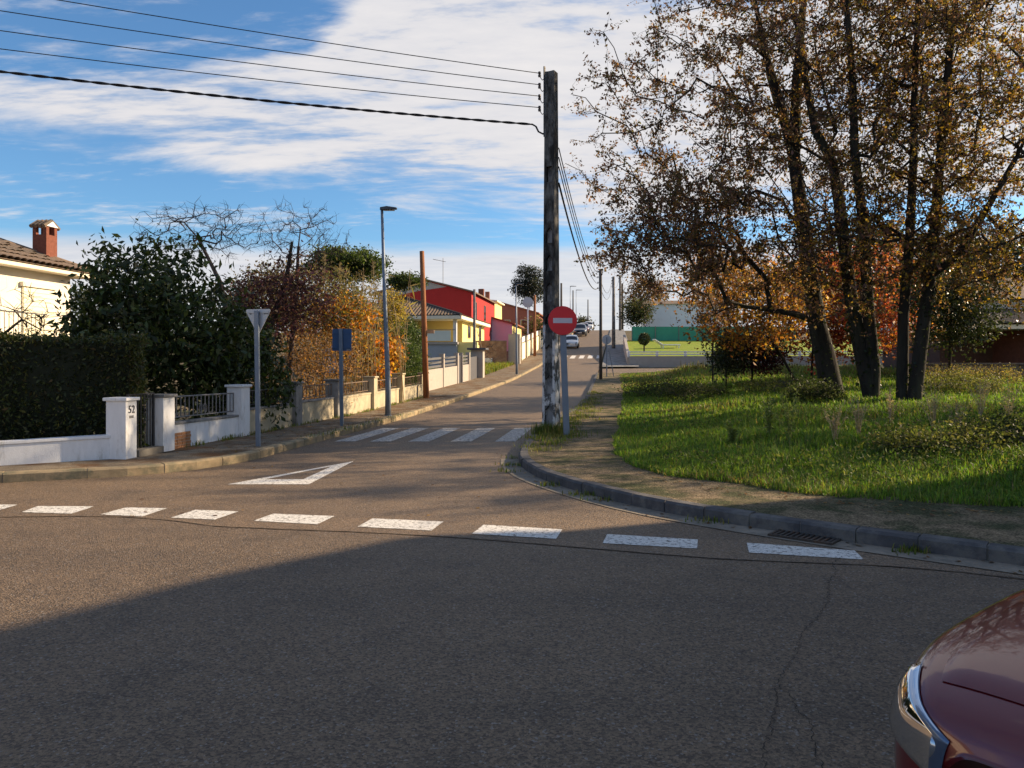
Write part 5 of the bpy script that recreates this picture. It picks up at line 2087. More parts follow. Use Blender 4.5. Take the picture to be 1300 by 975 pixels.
def tree(name, label, base, stems, crown_pts, seed, palette, weights=None, leaf=0.10, per=36, sig=0.32, r_tip=.008,
         bark=None, leafm=None, cat='tree', group=None, expo=2.35, fork=None, minr=0.0, drop=0.0, sparse=None, droop=.3, up=.25, max_r=None, stem_r=None, flat=1.0, twigs=0):
    """stems and crown points are in world space; the thing stands at base"""
    rng = np.random.default_rng(seed)
    b = np.array(base, dtype=float)
    t = thing(name, label, cat, tuple(base), 0, group)
    st = []
    for s in stems:
        if isinstance(s, tuple) and isinstance(s[0], int):
            st.append((s[0], [np.array(q) - b for q in s[1]]))
        else:
            st.append([np.array(q) - b for q in s])
    A = np.array(crown_pts) - b
    arr, par, rad, tips = skeleton(st, A, rng, r_tip, expo, up, max_r=max_r)
    if stem_r:
        # keep measured trunk thickness on the given stems
        k = 0
        for s, rr in zip(st, stem_r):
            pts = s[1] if isinstance(s, tuple) else s
            for q in range(len(pts)):
                f = q / max(1, len(pts) - 1)
                rad[k] = rr[0] * (1 - f) + rr[1] * f
                k += 1
    tube_tree('trunk', arr, par, rad, bark or M_BARK, t, minr)
    if per > 0 or twigs:
        T = arr[np.array(tips)]
        if drop:
            T = T[rng.random(len(T)) > drop]
        if twigs:
            # short twigs round every branch tip; the leaves sit along them
            nt_ = rng.poisson(twigs, len(T)).clip(1)
            B0 = np.repeat(T, nt_, axis=0)
            out = B0 - arr.mean(axis=0)
            out /= np.linalg.norm(out, axis=1, keepdims=True) + 1e-9
            dv_ = rng.normal(size=B0.shape) + out * .45 + np.array([0, 0, -.12])
            dv_ /= np.linalg.norm(dv_, axis=1, keepdims=True)
            ln = rng.uniform(.45, 1.15, len(B0)) * sig * 2.3
            E1 = B0 + dv_ * ln[:, None]
            mid = (B0 + E1) / 2 + rng.normal(size=B0.shape) * ln[:, None] * .10
            ribbons('twigs', B0, mid, E1, rng, bark or M_BARK, t)
            if per <= 0:
                return t
            cl = rng.poisson(per / twigs, len(B0))
            f = rng.random(cl.sum()) ** .7
            P = np.repeat(B0, cl, axis=0) + np.repeat(dv_ * ln[:, None], cl, axis=0) * f[:, None] + rng.normal(size=(cl.sum(), 3)) * .032
            tone = np.repeat(np.repeat(rng.normal(size=len(T)) * .22, nt_), cl)
        else:
            cnt = rng.poisson(per, len(T))
            P = np.repeat(T, cnt, axis=0) + rng.normal(size=(cnt.sum(), 3)) * sig * np.array([1, 1, .75 * flat])
            tone = np.repeat(rng.normal(size=len(T)) * .22, cnt)
        cols = pick_cols(rng, len(P), palette, weights) * (1 + tone[:, None]).clip(.5, 1.6)
        me = leaves_mesh('crown', P, leaf, cols, rng, droop=droop)
        obj('crown', me, leafm or M_LEAF, t)
    return t


def pt(px, py, d):
    return ((px - 650) / 976 * d, d, EYE - (py - 462) / 976 * d)


def field_z(x, y):
    x = np.asarray(x, dtype=float)
    y = np.asarray(y, dtype=float)
    xe = np.interp(y, [q[0] for q in GRASS_X], [q[1] for q in GRASS_X])
    ye = np.interp(x, [q[0] for q in GRASS_Y], [q[1] for q in GRASS_Y])
    dd = np.minimum(x - xe, (y - ye) * .8)
    n = np.sin(x * .9 + 1.3) * np.cos(y * .7) * .05 + np.sin(x * 2.3 + y * 1.7) * .025
    rise = smooth01(0.0, 7.0, dd)
    return H(x, y) + 0.115 + 0.36 * rise + n * smooth01(0.3, 3, dd) + 0.012 * np.maximum(0, dd - 7).clip(0, 20), dd


def fz(x, y):
    return float(field_z(x, y)[0])


OAK = [(0.165, 0.088, 0.068), (0.140, 0.098, 0.050), (0.245, 0.130, 0.045), (0.185, 0.098, 0.084), (0.110, 0.100, 0.042)]
OAKW = [3.2, 2.0, 1.3, 2.8, 1.2]
YEL = [(0.38, 0.24, 0.035), (0.25, 0.175, 0.040), (0.16, 0.13, 0.040), (0.28, 0.16, 0.04)]

rng = np.random.default_rng(11)
# tall multi-stemmed trees on the field
A_st = [pt(1058, 506, 24), pt(1047, 450, 24), pt(1037, 410, 24), pt(1022, 302, 24), pt(1008, 200, 24.1), pt(1011, 108, 24.2), pt(1020, 0, 24.4), pt(1022, -90, 24.5)]
A_f = [pt(990, 130, 23.6), pt(973, 73, 23.3), pt(958, 0, 23)]
cr = np.concatenate([
    ellipsoid_points(rng, 330, pt(905, 190, 23.5), (4.6, 4.0, 5.4), .25, 2.6),
    ellipsoid_points(rng, 150, pt(862, 285, 22.5), (2.3, 3.0, 2.0), .2, 3.2),
    ellipsoid_points(rng, 160, pt(1010, -40, 24), (4.2, 4, 3.4), .3)])
tree('field_tree', 'thick leaning trunk with a wide brown crown, leftmost of the tall field trees', (*A_st[0][:2], fz(*A_st[0][:2])), [A_st, (4, A_f)], cr, 21, OAK, OAKW, .092, 84, .34, .0125, stem_r=[(.35, .07), (.15, .06)], twigs=6, expo=2.12)
B_st = [pt(1107, 508, 22.5), pt(1090, 430, 22.5), pt(1079, 370, 22.5), pt(1066, 262, 22.6), pt(1057, 207, 22.7), pt(1035, 165, 22.8), pt(1022, 100, 23), pt(1010, 20, 23)]
C_st = [pt(1109, 470, 22.4), pt(1102, 388, 22.2), pt(1098, 302, 22.0), pt(1085, 194, 21.9), pt(1083, 108, 21.8), pt(1075, 10, 21.7), pt(1080, -80, 21.6)]
cr = np.concatenate([ellipsoid_points(rng, 380, pt(1075, 120, 22), (3.6, 3.6, 5.2), .2, 3.2), ellipsoid_points(rng, 110, pt(1050, 330, 21.6), (2.4, 2.2, 1.8), .2, 2.8)])
tree('field_tree', 'twin-stemmed ivy-clad tree second from the left among the tall field trees', (*B_st[0][:2], fz(*B_st[0][:2])), [B_st, (0, C_st)], cr, 22, OAK + YEL[:2], OAKW + [.9, 1], .092, 58, .34, .0125, stem_r=[(.235, .07), (.19, .05)], twigs=5, expo=2.12)
D_st = [pt(1145, 516, 21.6), pt(1147, 400, 21.6), pt(1155, 300, 21.6), pt(1160, 200, 21.6), pt(1161, 110, 21.7), pt(1166, 0, 21.8), pt(1170, -80, 21.8)]
cr = np.concatenate([ellipsoid_points(rng, 330, pt(1165, 90, 21.6), (3.0, 3.2, 5.0), .2, 3.2), ellipsoid_points(rng, 60, pt(1140, 290, 21), (2, 2, 1.8), .2, 2.8)])
tree('field_tree', 'slim straight trunk third from the left among the tall field trees', (*D_st[0][:2], fz(*D_st[0][:2])), [D_st], cr, 23, OAK + YEL, OAKW + [1.6, 1.6, 1.6, 1.2], .092, 54, .34, .0125, stem_r=[(.165, .05)], twigs=5, expo=2.12)
E_st = [pt(1160, 512, 21.3), pt(1172, 415, 21.3), pt(1181, 350, 21.3), pt(1190, 250, 21.2), pt(1198, 140, 21.2), pt(1210, 30, 21.0), pt(1220, -60, 21)]
E_f = [pt(1215, 325, 21.0), pt(1250, 270, 20.8), pt(1290, 200, 20.4), pt(1330, 120, 20)]
cr = np.concatenate([ellipsoid_points(rng, 360, pt(1255, 120, 21), (3.6, 3.4, 5.0), .2, 3.4), ellipsoid_points(rng, 110, pt(1260, 320, 20.5), (2.6, 2.2, 1.7), .2, 3.2)])
tree('field_tree', 'right-leaning trunk with a yellowing crown, rightmost of the tall field trees', (*E_st[0][:2], fz(*E_st[0][:2])), [E_st, (2, E_f)], cr, 24, YEL + OAK, [2.2, 2.2, 2, 1.6] + OAKW, .092, 58, .34, .0125, stem_r=[(.195, .06), (.11, .04)], twigs=5, expo=2.12)
# its neighbour outside the picture on the right
F_b = (18.6, 18.4)
F_st = [(F_b[0], F_b[1], fz(*F_b)), (18.5, 18.4, 3), (18.3, 18.5, 6), (18.4, 18.5, 9)]
cr = ellipsoid_points(rng, 300, (18.2, 18.6, 6.4), (4.2, 4.4, 3.6), .2, 2.8)
tree('field_tree', 'field tree past the right edge whose boughs reach into the upper right corner', F_st[0], [F_st], cr, 25, YEL + OAK, [2.2, 2.2, 2, 1.6] + OAKW, .095, 66, .40, .0125, stem_r=[(.3, .06)], twigs=7, expo=2.25)

# autumn trees at the back of the field
def small_tree(name, label, px, d, crown_c, crown_r, palette, w, seed, n=170, leaf=.13, per=34, sig=.34, base_z=None, zmin=1.2, **k):
    x, y = (px - 650) / 976 * d, d
    z = fz(x, y) if base_z is None else base_z
    c = crown_c
    rg = np.random.default_rng(seed + 100)
    st = [(x, y, z - .1), (x * .7 + c[0] * .3, y, z + (c[2] - z) * .35), (x * .3 + c[0] * .7, c[1] * .5 + y * .5, z + (c[2] - z) * .7), c]
    cr = ellipsoid_points(rg, n, c, crown_r, .25, zmin)
    return tree(name, label, (x, y, z), [st], cr, seed, palette, w, leaf, per, sig, **k)


ORANGE = [(0.40, 0.17, 0.032), (0.30, 0.11, 0.03), (0.44, 0.25, 0.04), (0.17, 0.10, 0.035)]
REDS = [(0.36, 0.070, 0.040), (0.29, 0.055, 0.048), (0.40, 0.13, 0.04), (0.17, 0.05, 0.04)]
small_tree('autumn_tree', 'golden orange autumn tree behind the leftmost tall trunk', 1015, 31, pt(955, 388, 30), (2.7, 2.6, 1.8), ORANGE + OAK[:2], [2, 2, 2.2, 1, 1, 1], 31, n=230, leaf=.14)
small_tree('autumn_tree', 'orange-red autumn tree glowing between the two left trunks', 1030, 35, pt(1035, 390, 35), (2.6, 2.2, 2.6), REDS + ORANGE, [2.4, 1.8, 1.6, 1, 1.4, 1.4, .6, .6], 32, n=200, leaf=.16)
small_tree('autumn_tree', 'crimson autumn tree behind the twin-stemmed trunks', 1105, 34, pt(1100, 385, 34), (2.6, 2.2, 2.7), REDS + ORANGE[:2], [2.2, 2, 2, 1, 1.2, 1.2], 33, n=200, leaf=.16)
small_tree('autumn_tree', 'rust-brown autumn tree left of the golden one over the lawn fence', 905, 36, pt(912, 350, 35), (2.2, 2.0, 1.5), OAK + ORANGE[:2], OAKW + [1.2, 1.2], 34, n=130, leaf=.13, per=26)
small_tree('autumn_tree', 'dull orange tree between the two right-hand trunks', 1150, 37, pt(1150, 375, 37), (2.6, 2.2, 3.0), ORANGE + OAK, [1.6, 1.6, .8, 1.2] + OAKW, 35, n=170, leaf=.16)
GREEN_D = [(0.030, 0.045, 0.018), (0.045, 0.058, 0.020), (0.070, 0.070, 0.028), (0.024, 0.036, 0.018)]
small_tree('evergreen_tree', 'bushy dark green tree beside the red-brown house', 1205, 30, pt(1208, 385, 30), (1.9, 1.7, 1.9), GREEN_D, None, 36, n=200, leaf=.13, per=44, leafm=M_LEAFD, zmin=.9)
small_tree('evergreen_tree', 'tall dark evergreen behind the crimson autumn tree', 1110, 50, pt(1110, 350, 50), (6.0, 3.0, 3.6), GREEN_D + [(0.09, .06, .03)], None, 37, n=220, leaf=.24, per=46, sig=.6, leafm=M_LEAFD, zmin=1.5)
small_tree('evergreen_tree', 'dark evergreen above the tiled veranda roof at the far right', 1320, 48, pt(1270, 340, 50), (5.0, 3.0, 3.0), GREEN_D, None, 38, n=200, leaf=.24, per=40, sig=.6, leafm=M_LEAFD, zmin=2)
small_tree('evergreen_tree', 'dark leafy tree at the back between red trees and veranda house', 1180, 44, pt(1180, 385, 46), (3.0, 2.5, 3.0), GREEN_D, None, 39, n=150, leaf=.2, per=44, sig=.5, leafm=M_LEAFD, zmin=1.2)
# burgundy shrub and dark bushes in front of the lawn fence
BURG = [(0.055, 0.014, 0.020), (0.075, 0.018, 0.024), (0.035, 0.014, 0.016)]
small_tree('burgundy_shrub', 'dense burgundy shrub at the back edge of the field', 955, 33, pt(955, 445, 33), (1.5, 1.2, .95), BURG, None, 41, n=150, leaf=.10, per=50, sig=.22, cat='shrub', zmin=.6)
small_tree('dark_bush', 'low dark green bush left of the burgundy shrub', 922, 32, pt(922, 448, 32), (.8, .8, .85), GREEN_D, None, 42, n=80, leaf=.10, per=44, sig=.2, cat='shrub', leafm=M_LEAFD, zmin=.5)
# beyond the lawn
BRN = [(0.13, 0.075, 0.04), (0.18, 0.10, 0.045), (0.09, 0.07, 0.04)]
small_tree('backyard_tree', 'russet tree beside the white house near the poles', 815, 96, pt(822, 372, 96), (2.9, 2.5, 2.4), BRN, None, 43, n=150, leaf=.26, per=26, sig=.45, base_z=4.0, zmin=4)
small_tree('backyard_tree', 'olive green bush left of the white house wall', 808, 84, pt(808, 397, 84), (1.6, 1.4, 1.5), GREEN_D + [(0.10, 0.09, 0.05)], None, 44, n=110, leaf=.2, per=40, sig=.35, base_z=3.0, zmin=3)
# topiary ball on the lawn
bx_, by_ = SP(69.5, 2.95)
tb = thing('topiary_ball', 'small round clipped bush on a short stem beside the lawn fence', 'shrub', (bx_, by_, 2.7))
MB().tube([(0, 0, -.2), (0, 0, .8)], .07, 7).build('trunk', M_BARK, tb)
rg = np.random.default_rng(5)
P = ellipsoid_points(rg, 1500, (0, 0, 1.15), (.52, .52, .52), .8)
obj('crown', leaves_mesh('crown', P, .13, pick_cols(rg, 1500, GREEN_D), rg), M_LEAFD, tb)

# tall dark tree on the left skyline and umbrella pines
small_tree('skyline_tree', 'tall dark tree on the left skyline beside the concrete pole', 672, 128, pt(673, 362, 128), (2.9, 2.5, 3.4), [(0.028, 0.036, 0.026), (0.040, 0.048, 0.032), (0.022, 0.028, 0.022)], None, 51, n=170, leaf=.30, per=44, sig=.42, base_z=6.0, zmin=8, leafm=M_LEAFD)
PINE = [(0.050, 0.075, 0.020), (0.038, 0.058, 0.018), (0.070, 0.090, 0.025)]
small_tree('umbrella_pine', 'broad umbrella pine crown rising behind the reeds', 440, 50, pt(438, 336, 50), (2.9, 2.4, 1.0), PINE, None, 52, n=260, leaf=.16, per=60, sig=.26, base_z=.6, zmin=5)
small_tree('umbrella_pine', 'smaller pine crown left of the crimson house roof', 516, 62, pt(514, 357, 62), (1.5, 1.4, .55), PINE, None, 53, n=90, leaf=.17, per=50, sig=.25, base_z=.9, zmin=5)

# ------------------------------------------------------------------ left garden planting
# clipped hedge behind the low white wall
def hedge():
    rg = np.random.default_rng(61)
    a = np.array([-16.0, 7.9])
    b = np.array([-5.98, 12.55])
    dv = b - a
    L = np.linalg.norm(dv)
    dv /= L
    nv_ = np.array([-dv[1], dv[0]])
    t = thing('clipped_hedge', 'tall dark green clipped hedge above the low white wall', 'hedge', (float(a[0]), float(a[1]), .12))
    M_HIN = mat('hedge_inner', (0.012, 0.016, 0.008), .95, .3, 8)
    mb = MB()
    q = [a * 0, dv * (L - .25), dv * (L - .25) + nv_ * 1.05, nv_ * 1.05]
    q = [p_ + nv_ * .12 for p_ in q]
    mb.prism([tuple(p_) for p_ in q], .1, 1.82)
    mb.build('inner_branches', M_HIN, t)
    n = 42000
    u = rg.random(n) * L
    face = rg.random(n)
    w = np.where(face < .55, rg.normal(0, .03, n) + .04, rg.random(n) * 1.2)
    z = np.where(face < .55, rg.random(n) * 1.82 + .05, 1.88 + rg.normal(0, .035, n))
    endm = face > .90
    u = np.where(endm, L - .14 + rg.normal(0, .05, n), u)
    w = np.where(endm, rg.random(n) * 1.2, w)
    z = np.where(endm, rg.random(n) * 1.8 + .08, z)
    bulge = .05 * np.sin(u * 2.1) + .04 * np.sin(z * 3 + u)
    P = np.stack([dv[0] * u + nv_[0] * (w + bulge), dv[1] * u + nv_[1] * (w + bulge), z + .03 * np.sin(u * 3)], -1)
    stray = rg.random(n) < .05
    P[stray] += np.stack([rg.normal(0, .05, stray.sum()), rg.normal(0, .05, stray.sum()) - .03, np.abs(rg.normal(0, .07, stray.sum()))], -1)
    tone_h = (1 + .35 * np.sin(u * 1.7 + z * 2.2) * np.sin(u * .8 - z * 3.1 + 1.0))[:, None]
    cols = tone_h * pick_cols(rg, n, [(0.026, 0.038, 0.011), (0.042, 0.056, 0.014), (0.080, 0.085, 0.020), (0.070, 0.052, 0.021)], [3, 3, 1.6, .8])
    obj('foliage', leaves_mesh('foliage', P, .065, cols, rg, aspect=.4), M_LEAFD, t)


hedge()


def shrub(name, label, base, blobs, palette, w, seed, n, leaf, aspect=.55, per=26, sig=.2, cat='shrub', leafm=None, stems=6, bark=None, droop=.3, inner=.45, r_tip=.006):
    """several stems from one foot, leaf clusters through the blobs [(centre, radii, share)]"""
    rg = np.random.default_rng(seed)
    t = thing(name, label, cat, tuple(base), 0)
    b = np.array(base)
    pts = []
    tot = sum(q[2] for q in blobs)
    for c, r, sh in blobs:
        pts.append(ellipsoid_points(rg, max(3, int(n * sh / tot)), c, r, inner, base[2] + .1))
    A = np.concatenate(pts) - b
    st = [[np.array([0, 0, -.05]), np.array([0, 0, .12])]]
    arr, par, rad, tips = skeleton(st, A, rg, r_tip, 2.5, .3)
    tube_tree('trunk', arr, par, rad, bark or M_BARK, t)
    T = arr[np.array(tips)]
    cnt = rg.poisson(per, len(T))
    P = np.repeat(T, cnt, axis=0) + rg.normal(size=(cnt.sum(), 3)) * sig
    tone = np.repeat(rg.normal(size=len(T)) * .2, cnt)
    cols = pick_cols(rg, len(P), palette, w) * (1 + tone[:, None]).clip(.5, 1.6)
    obj('crown', leaves_mesh('crown', P, leaf, cols, rg, aspect=aspect, droop=droop), leafm or M_LEAF, t)
    return t


LAUR = [(0.030, 0.050, 0.014), (0.046, 0.068, 0.018), (0.078, 0.098, 0.024), (0.024, 0.036, 0.013)]
shrub('magnolia_tree', 'big dark glossy evergreen tree behind the gate and railing', (-7.6, 15.6, .1), [((-7.4, 15.9, 2.3), (1.75, 1.4, 1.9), 3), ((-7.75, 16.0, 3.05), (.85, 1.0, 1.1), 1.0), ((-8.6, 15.8, 1.9), (.65, .8, .7), .5), ((-6.55, 16.2, 1.9), (1.0, 1.1, 1.5), 1.2)], LAUR, None, 71, 430, .15, .42, 26, .2, 'tree', M_LEAFD)
shrub('laurel_shrub', 'green laurel shrub with brighter leaves beside the triangular sign', (-6.05, 17.2, .1), [((-5.95, 17.3, 1.15), (.95, 1.0, 1.05), 1), ((-6.3, 17.6, 2.0), (.7, .8, .8), .6)], LAUR + [(0.07, 0.11, 0.025)], [2, 2, 2, 1, 1.2], 72, 190, .13, .42, 30, .18, 'shrub', M_LEAFD)
GOLD = [(0.30, 0.145, 0.045), (0.21, 0.115, 0.055), (0.36, 0.17, 0.04), (0.15, 0.09, 0.055), (0.20, 0.14, 0.085)]
shrub('vine_shrub', 'tangled golden brown vine thicket above the old railing', (-6.2, 23.0, .15), [((-6.5, 22.4, 1.6), (1.35, 1.6, 1.5), 2), ((-5.95, 24.6, 1.6), (1.2, 1.8, 1.6), 2), ((-6.3, 25.2, 2.4), (1.0, 1.2, .8), .7)], GOLD, [2, 2, 1.4, 1.6, 1.2], 73, 560, .07, .5, 24, .2, 'shrub', None, bark=mat('tangled_vine_bark', (0.20, 0.14, 0.10), .95, .3, 8))
shrub('orange_vine', 'bright orange vine glowing below the purple tree', (-6.2, 25.5, .2), [((-5.65, 25.6, 3.25), (1.0, .9, .5), 1), ((-4.95, 28.2, 1.9), (.75, .8, 1.1), .8)], [(0.55, 0.22, 0.025), (0.48, 0.15, 0.02), (0.50, 0.30, 0.04)], None, 74, 120, .12, .7, 26, .2, 'shrub')
PURP = [(0.075, 0.028, 0.048), (0.100, 0.040, 0.056), (0.060, 0.028, 0.034), (0.120, 0.065, 0.050)]
# purple-leaved tree with a bare top
rg = np.random.default_rng(75)
pb_ = (-6.85, 20.6, .15)
st = [pb_, (-6.75, 20.6, 1.4), (-6.5, 20.7, 2.6), (-6.1, 20.8, 3.9), (-5.95, 20.8, 4.9)]
cr = np.concatenate([ellipsoid_points(rg, 190, (-6.2, 20.9, 3.35), (1.35, 1.3, 1.15), .2, 1.6), ellipsoid_points(rg, 60, (-7.2, 20.8, 3.1), (.7, .8, .9), .2, 1.6)])
tree('purple_tree', 'purple-leaved tree rising behind the railing between the two sign backs', pb_, [st], cr, 75, PURP, None, .09, 24, .2, .007, stem_r=[(.12, .04)])
M_BARE = mat('bare_twig', (0.075, 0.055, 0.050), .95, .3, 6)


def bare_tree(name, label, base, stem, c, r, n, seed, r_tip=.006, cat='tree', stem_r=(.09, .02), zmin=None):
    rg = np.random.default_rng(seed)
    cr = ellipsoid_points(rg, n, c, r, .3, zmin)
    return tree(name, label, base, [[base] + stem], cr, seed, PURP, None, .05, 0, .12, r_tip, bark=M_BARE, cat=cat, stem_r=[stem_r], up=.1, twigs=3)


bare_tree('bare_tree', 'leafless tree crown above the purple tree against the sky', (-6.3, 21.6, .15), [(-6.2, 21.6, 2.0), (-6.05, 21.6, 3.8), (-6.0, 21.6, 4.9), (-5.95, 21.6, 5.3)], (-6.0, 21.6, 5.15), (1.45, 1.1, .95), 240, 76, .006, zmin=4.2)
bare_tree('bare_tree', 'leafless branching tree rising behind the dark evergreen', (-6.9, 19.0, .15), [(-6.9, 19.0, 2.2), (-7.2, 19.0, 3.6), (-7.75, 19.0, 4.7), (-8.1, 19.0, 5.1)], (-7.7, 19.0, 4.9), (1.6, 1.0, .8), 230, 77, .006, zmin=3.9)
bare_tree('bare_shrub', 'bare twiggy shrub in front of the cream house terrace', (-9.9, 13.8, .15), [(-9.75, 13.8, 1.4), (-9.3, 13.8, 2.0), (-8.8, 13.8, 2.4)], (-9.0, 13.8, 2.35), (1.05, .7, .6), 60, 78, .006, 'shrub', (.06, .02), zmin=1.5)
shrub('mixed_foliage_tree', 'pale olive and grey-brown leafy tree behind the purple one', (-6.2, 24.6, .2), [((-5.9, 24.6, 3.6), (1.3, 1.2, .95), 1.2), ((-7.6, 24.0, 3.7), (1.0, 1.2, .8), 1)], [(0.14, 0.12, 0.05), (0.10, 0.085, 0.05), (0.17, 0.13, 0.07), (0.08, 0.085, 0.03)], None, 79, 200, .10, .4, 30, .22, 'tree', None, bark=M_TWIG)


def reeds():
    rg = np.random.default_rng(81)
    t = thing('giant_reeds', 'tall straw-coloured giant reeds with feathery plumes beside the lamp', 'reeds', (-5.3, 27.4, .2))
    M_ST = mat('reed_stem', (0.25, 0.18, 0.09), .8, .25, 5)
    mb = MB()
    LP = []
    for k in range(75):
        x, y = rg.normal(0, .7), rg.normal(0, .8)
        hh = rg.uniform(3.0, 5.0)
        lx, ly = rg.normal(0, .16) * hh * .4, rg.normal(0, .16) * hh * .4
        pts = [(x, y, 0), (x + lx * .3, y + ly * .3, hh * .5), (x + lx, y + ly, hh)]
        mb.tube(pts, [.013, .011, .004], 4, caps=False)
        for q in range(16):
            f = rg.uniform(.3, 1)
            LP.append((x + lx * f * f, y + ly * f * f, hh * f))
    mb.build('stems', M_ST, t)
    LP = np.array(LP)
    cols = pick_cols(rg, len(LP), [(0.27, 0.19, 0.075), (0.21, 0.155, 0.07), (0.19, 0.16, 0.06)])
    obj('leaves', leaves_mesh('leaves', LP, .42, cols, rg, aspect=.09, droop=.5), M_LEAF, t)
    for k, (x, y, z0, z1) in enumerate(((-1.35, 0, 3.6, 5.35), (-.9, .4, 3.6, 4.95), (.35, .2, 3.9, 5.05), (.5, -.2, 3.6, 4.3))):
        MB().tube([(x * .8, y, 1.0), (x, y, z0), (x - .04, y, z1)], [.014, .012, .006], 5).build('plume_stem', M_ST, t)
        n = 90
        f = rg.random(n)
        P = np.stack([x - .04 * f + rg.normal(0, .02, n), y + rg.normal(0, .02, n), z1 - .45 * f], -1)
        obj('plume', leaves_mesh('plume', P, .11, pick_cols(rg, n, [(0.16, 0.12, 0.09), (0.22, 0.17, 0.12)]), rg, aspect=.12, droop=-1), M_LEAF, t)


reeds()
CYP = [(0.075, 0.125, 0.024), (0.055, 0.090, 0.020), (0.11, 0.155, 0.030), (0.035, 0.058, 0.016)]
shrub('conifer_shrub', 'rounded bright green conifer bush left of the wooden pole', (*SP(32.0, -8.75), .2), [((*SP(31.8, -8.45), 1.35), (.85, .8, 1.25), 1.2), ((*SP(31.0, -8.9), .95), (.8, .7, .9), .6), ((*SP(33.2, -8.75), 2.5), (.7, .6, 1.0), .7)], CYP, None, 82, 420, .07, .3, 56, .13, 'shrub', M_LEAFD, droop=-.5)
shrub('cypress_tree', 'dark green upright cypress just behind the wooden pole', (*SP(35.0, -9.2), .3), [((*SP(35.0, -9.2), 2.3), (.65, .65, 1.35), 1)], [(0.020, 0.036, 0.014), (0.030, 0.050, 0.016)], None, 83, 150, .09, .3, 60, .14, 'tree', M_LEAFD, droop=-.5)
shrub('yellow_poplar', 'slim golden yellow tree between the lamp and the wooden pole', (*SP(34, -9.6), .3), [((*SP(34, -9.6), 3.6), (.50, .48, 1.3), 1)], [(0.40, 0.27, 0.05), (0.30, 0.22, 0.05), (0.24, 0.21, 0.05)], None, 84, 120, .09, .6, 36, .16, 'tree')
shrub('orange_shrub', 'small orange-leaved bush behind the railing next to the conifer', (*SP(29.4, -8.5), .2), [((*SP(29.4, -8.5), 1.9), (.5, .6, .6), 1)], ORANGE, None, 85, 90, .11, .7, 24, .17, 'shrub')
shrub('garden_bush', 'light green bush behind the slat panels in front of the yellow house', (*SP(45.0, -11.6), .6), [((*SP(45.0, -11.6), 1.7), (.8, .8, .7), 1)], [(0.16, 0.20, 0.05), (0.10, 0.15, 0.03)], None, 86, 70, .14, .5, 30, .2, 'shrub')
bare_tree('bare_shrub', 'reddish bare bush in the empty lot before the brick wall', (*SP(62.0, -10.2), 1.2), [(*SP(62.0, -10.2), 2.0), (*SP(62.0, -10.1), 2.8)], (*SP(62.0, -10.2), 2.7), (1.8, 1.0, 1.2), 90, 87, .014, 'shrub', (.06, .03), zmin=1.6)
shrub('street_bush', 'olive bush hanging over the far left garden wall', (*SP(91, -8.9), 3.3), [((*SP(91, -8.9), 5.6), (1.2, 1.4, 1.5), 1)], [(0.12, 0.11, 0.05), (0.16, 0.13, 0.06), (0.07, 0.08, 0.03)], None, 88, 90, .2, .5, 30, .3, 'shrub')
# trees filling the skyline behind the left gardens
small_tree('background_tree', 'dark green tree behind the cream house and evergreen', 60, 40, pt(150, 400, 40), (4.0, 3.0, 2.6), GREEN_D, None, 89, n=160, leaf=.2, per=44, sig=.45, base_z=.2, zmin=1.5, leafm=M_LEAFD)
small_tree('background_tree', 'brownish leafy tree behind the tangle of vines', 360, 42, pt(380, 385, 42), (4.6, 3.0, 2.0), [(0.10, 0.08, 0.045), (0.13, 0.10, 0.05), (0.06, 0.065, 0.03)], None, 90, n=170, leaf=.17, per=40, sig=.45, base_z=.3, zmin=1.5)
small_tree('crest_tree', 'small dark tree on the horizon beside the crest of the street', 738, 165, pt(738, 412, 165), (2.6, 2.2, 1.6), [(0.04, 0.05, 0.035), (0.07, 0.06, 0.04)], None, 91, n=60, leaf=.4, per=40, sig=.5, base_z=8.2, zmin=8.5)

# ivy on the big trunks
rg = np.random.default_rng(95)
for k, (stm, rr) in enumerate(((B_st, .22), (C_st, .18), (A_st, .29), (E_st, .165))):
    S_ = np.array(stm[:5])
    n = 520
    f = rg.random(n) ** 1.3 * (len(S_) - 1)
    i = f.astype(int).clip(0, len(S_) - 2)
    c = S_[i] + (S_[i + 1] - S_[i]) * (f - i)[:, None]
    w = rg.random(n) * 6.283
    r = rr * (1 - .12 * f) + rg.normal(.03, .04, n)
    P = c + np.stack([np.cos(w) * r, np.sin(w) * r, rg.normal(0, .1, n)], -1)
    o = obj('ivy', leaves_mesh('ivy', P, .085, pick_cols(rg, n, [(0.022, 0.034, 0.012), (0.035, 0.045, 0.015)]), rg, aspect=.9), M_LEAFD)
    host = ('field_tree.001', 'field_tree.001', 'field_tree', 'field_tree.003')[k]
    hb = bpy.data.objects[host]
    o.parent = hb
    o.location = (-hb.location.x, -hb.location.y, -hb.location.z)

# ------------------------------------------------------------------ the field: turf and grass
def field():
    xs = np.concatenate([np.arange(1.0, 14, .35), np.arange(14, 60, 1.2)])
    ys = np.concatenate([np.arange(-8, 16, .4), np.arange(16, 53.0, .9)])
    X, Y = np.meshgrid(xs, ys, indexing='ij')
    Z, dd = field_z(X, Y)
    Z = np.where(dd < 0, H(X, Y) + .115 - .25 * np.clip(-dd, 0, .6), Z)
    V = np.stack([X, Y, Z], -1).reshape(-1, 3)
    nx_, ny_ = X.shape
    a = (np.arange(nx_ - 1)[:, None] * ny_ + np.arange(ny_ - 1)[None, :])
    keep = (np.maximum(np.maximum(dd[:-1, :-1], dd[1:, :-1]), np.maximum(dd[:-1, 1:], dd[1:, 1:])) > -.15)
    a = a[keep]
    Q = np.stack([a, a + ny_, a + ny_ + 1, a + 1], -1)
    me = npmesh('field', V, Q, smooth=True)
    structure(obj('field', me, M_TURF))


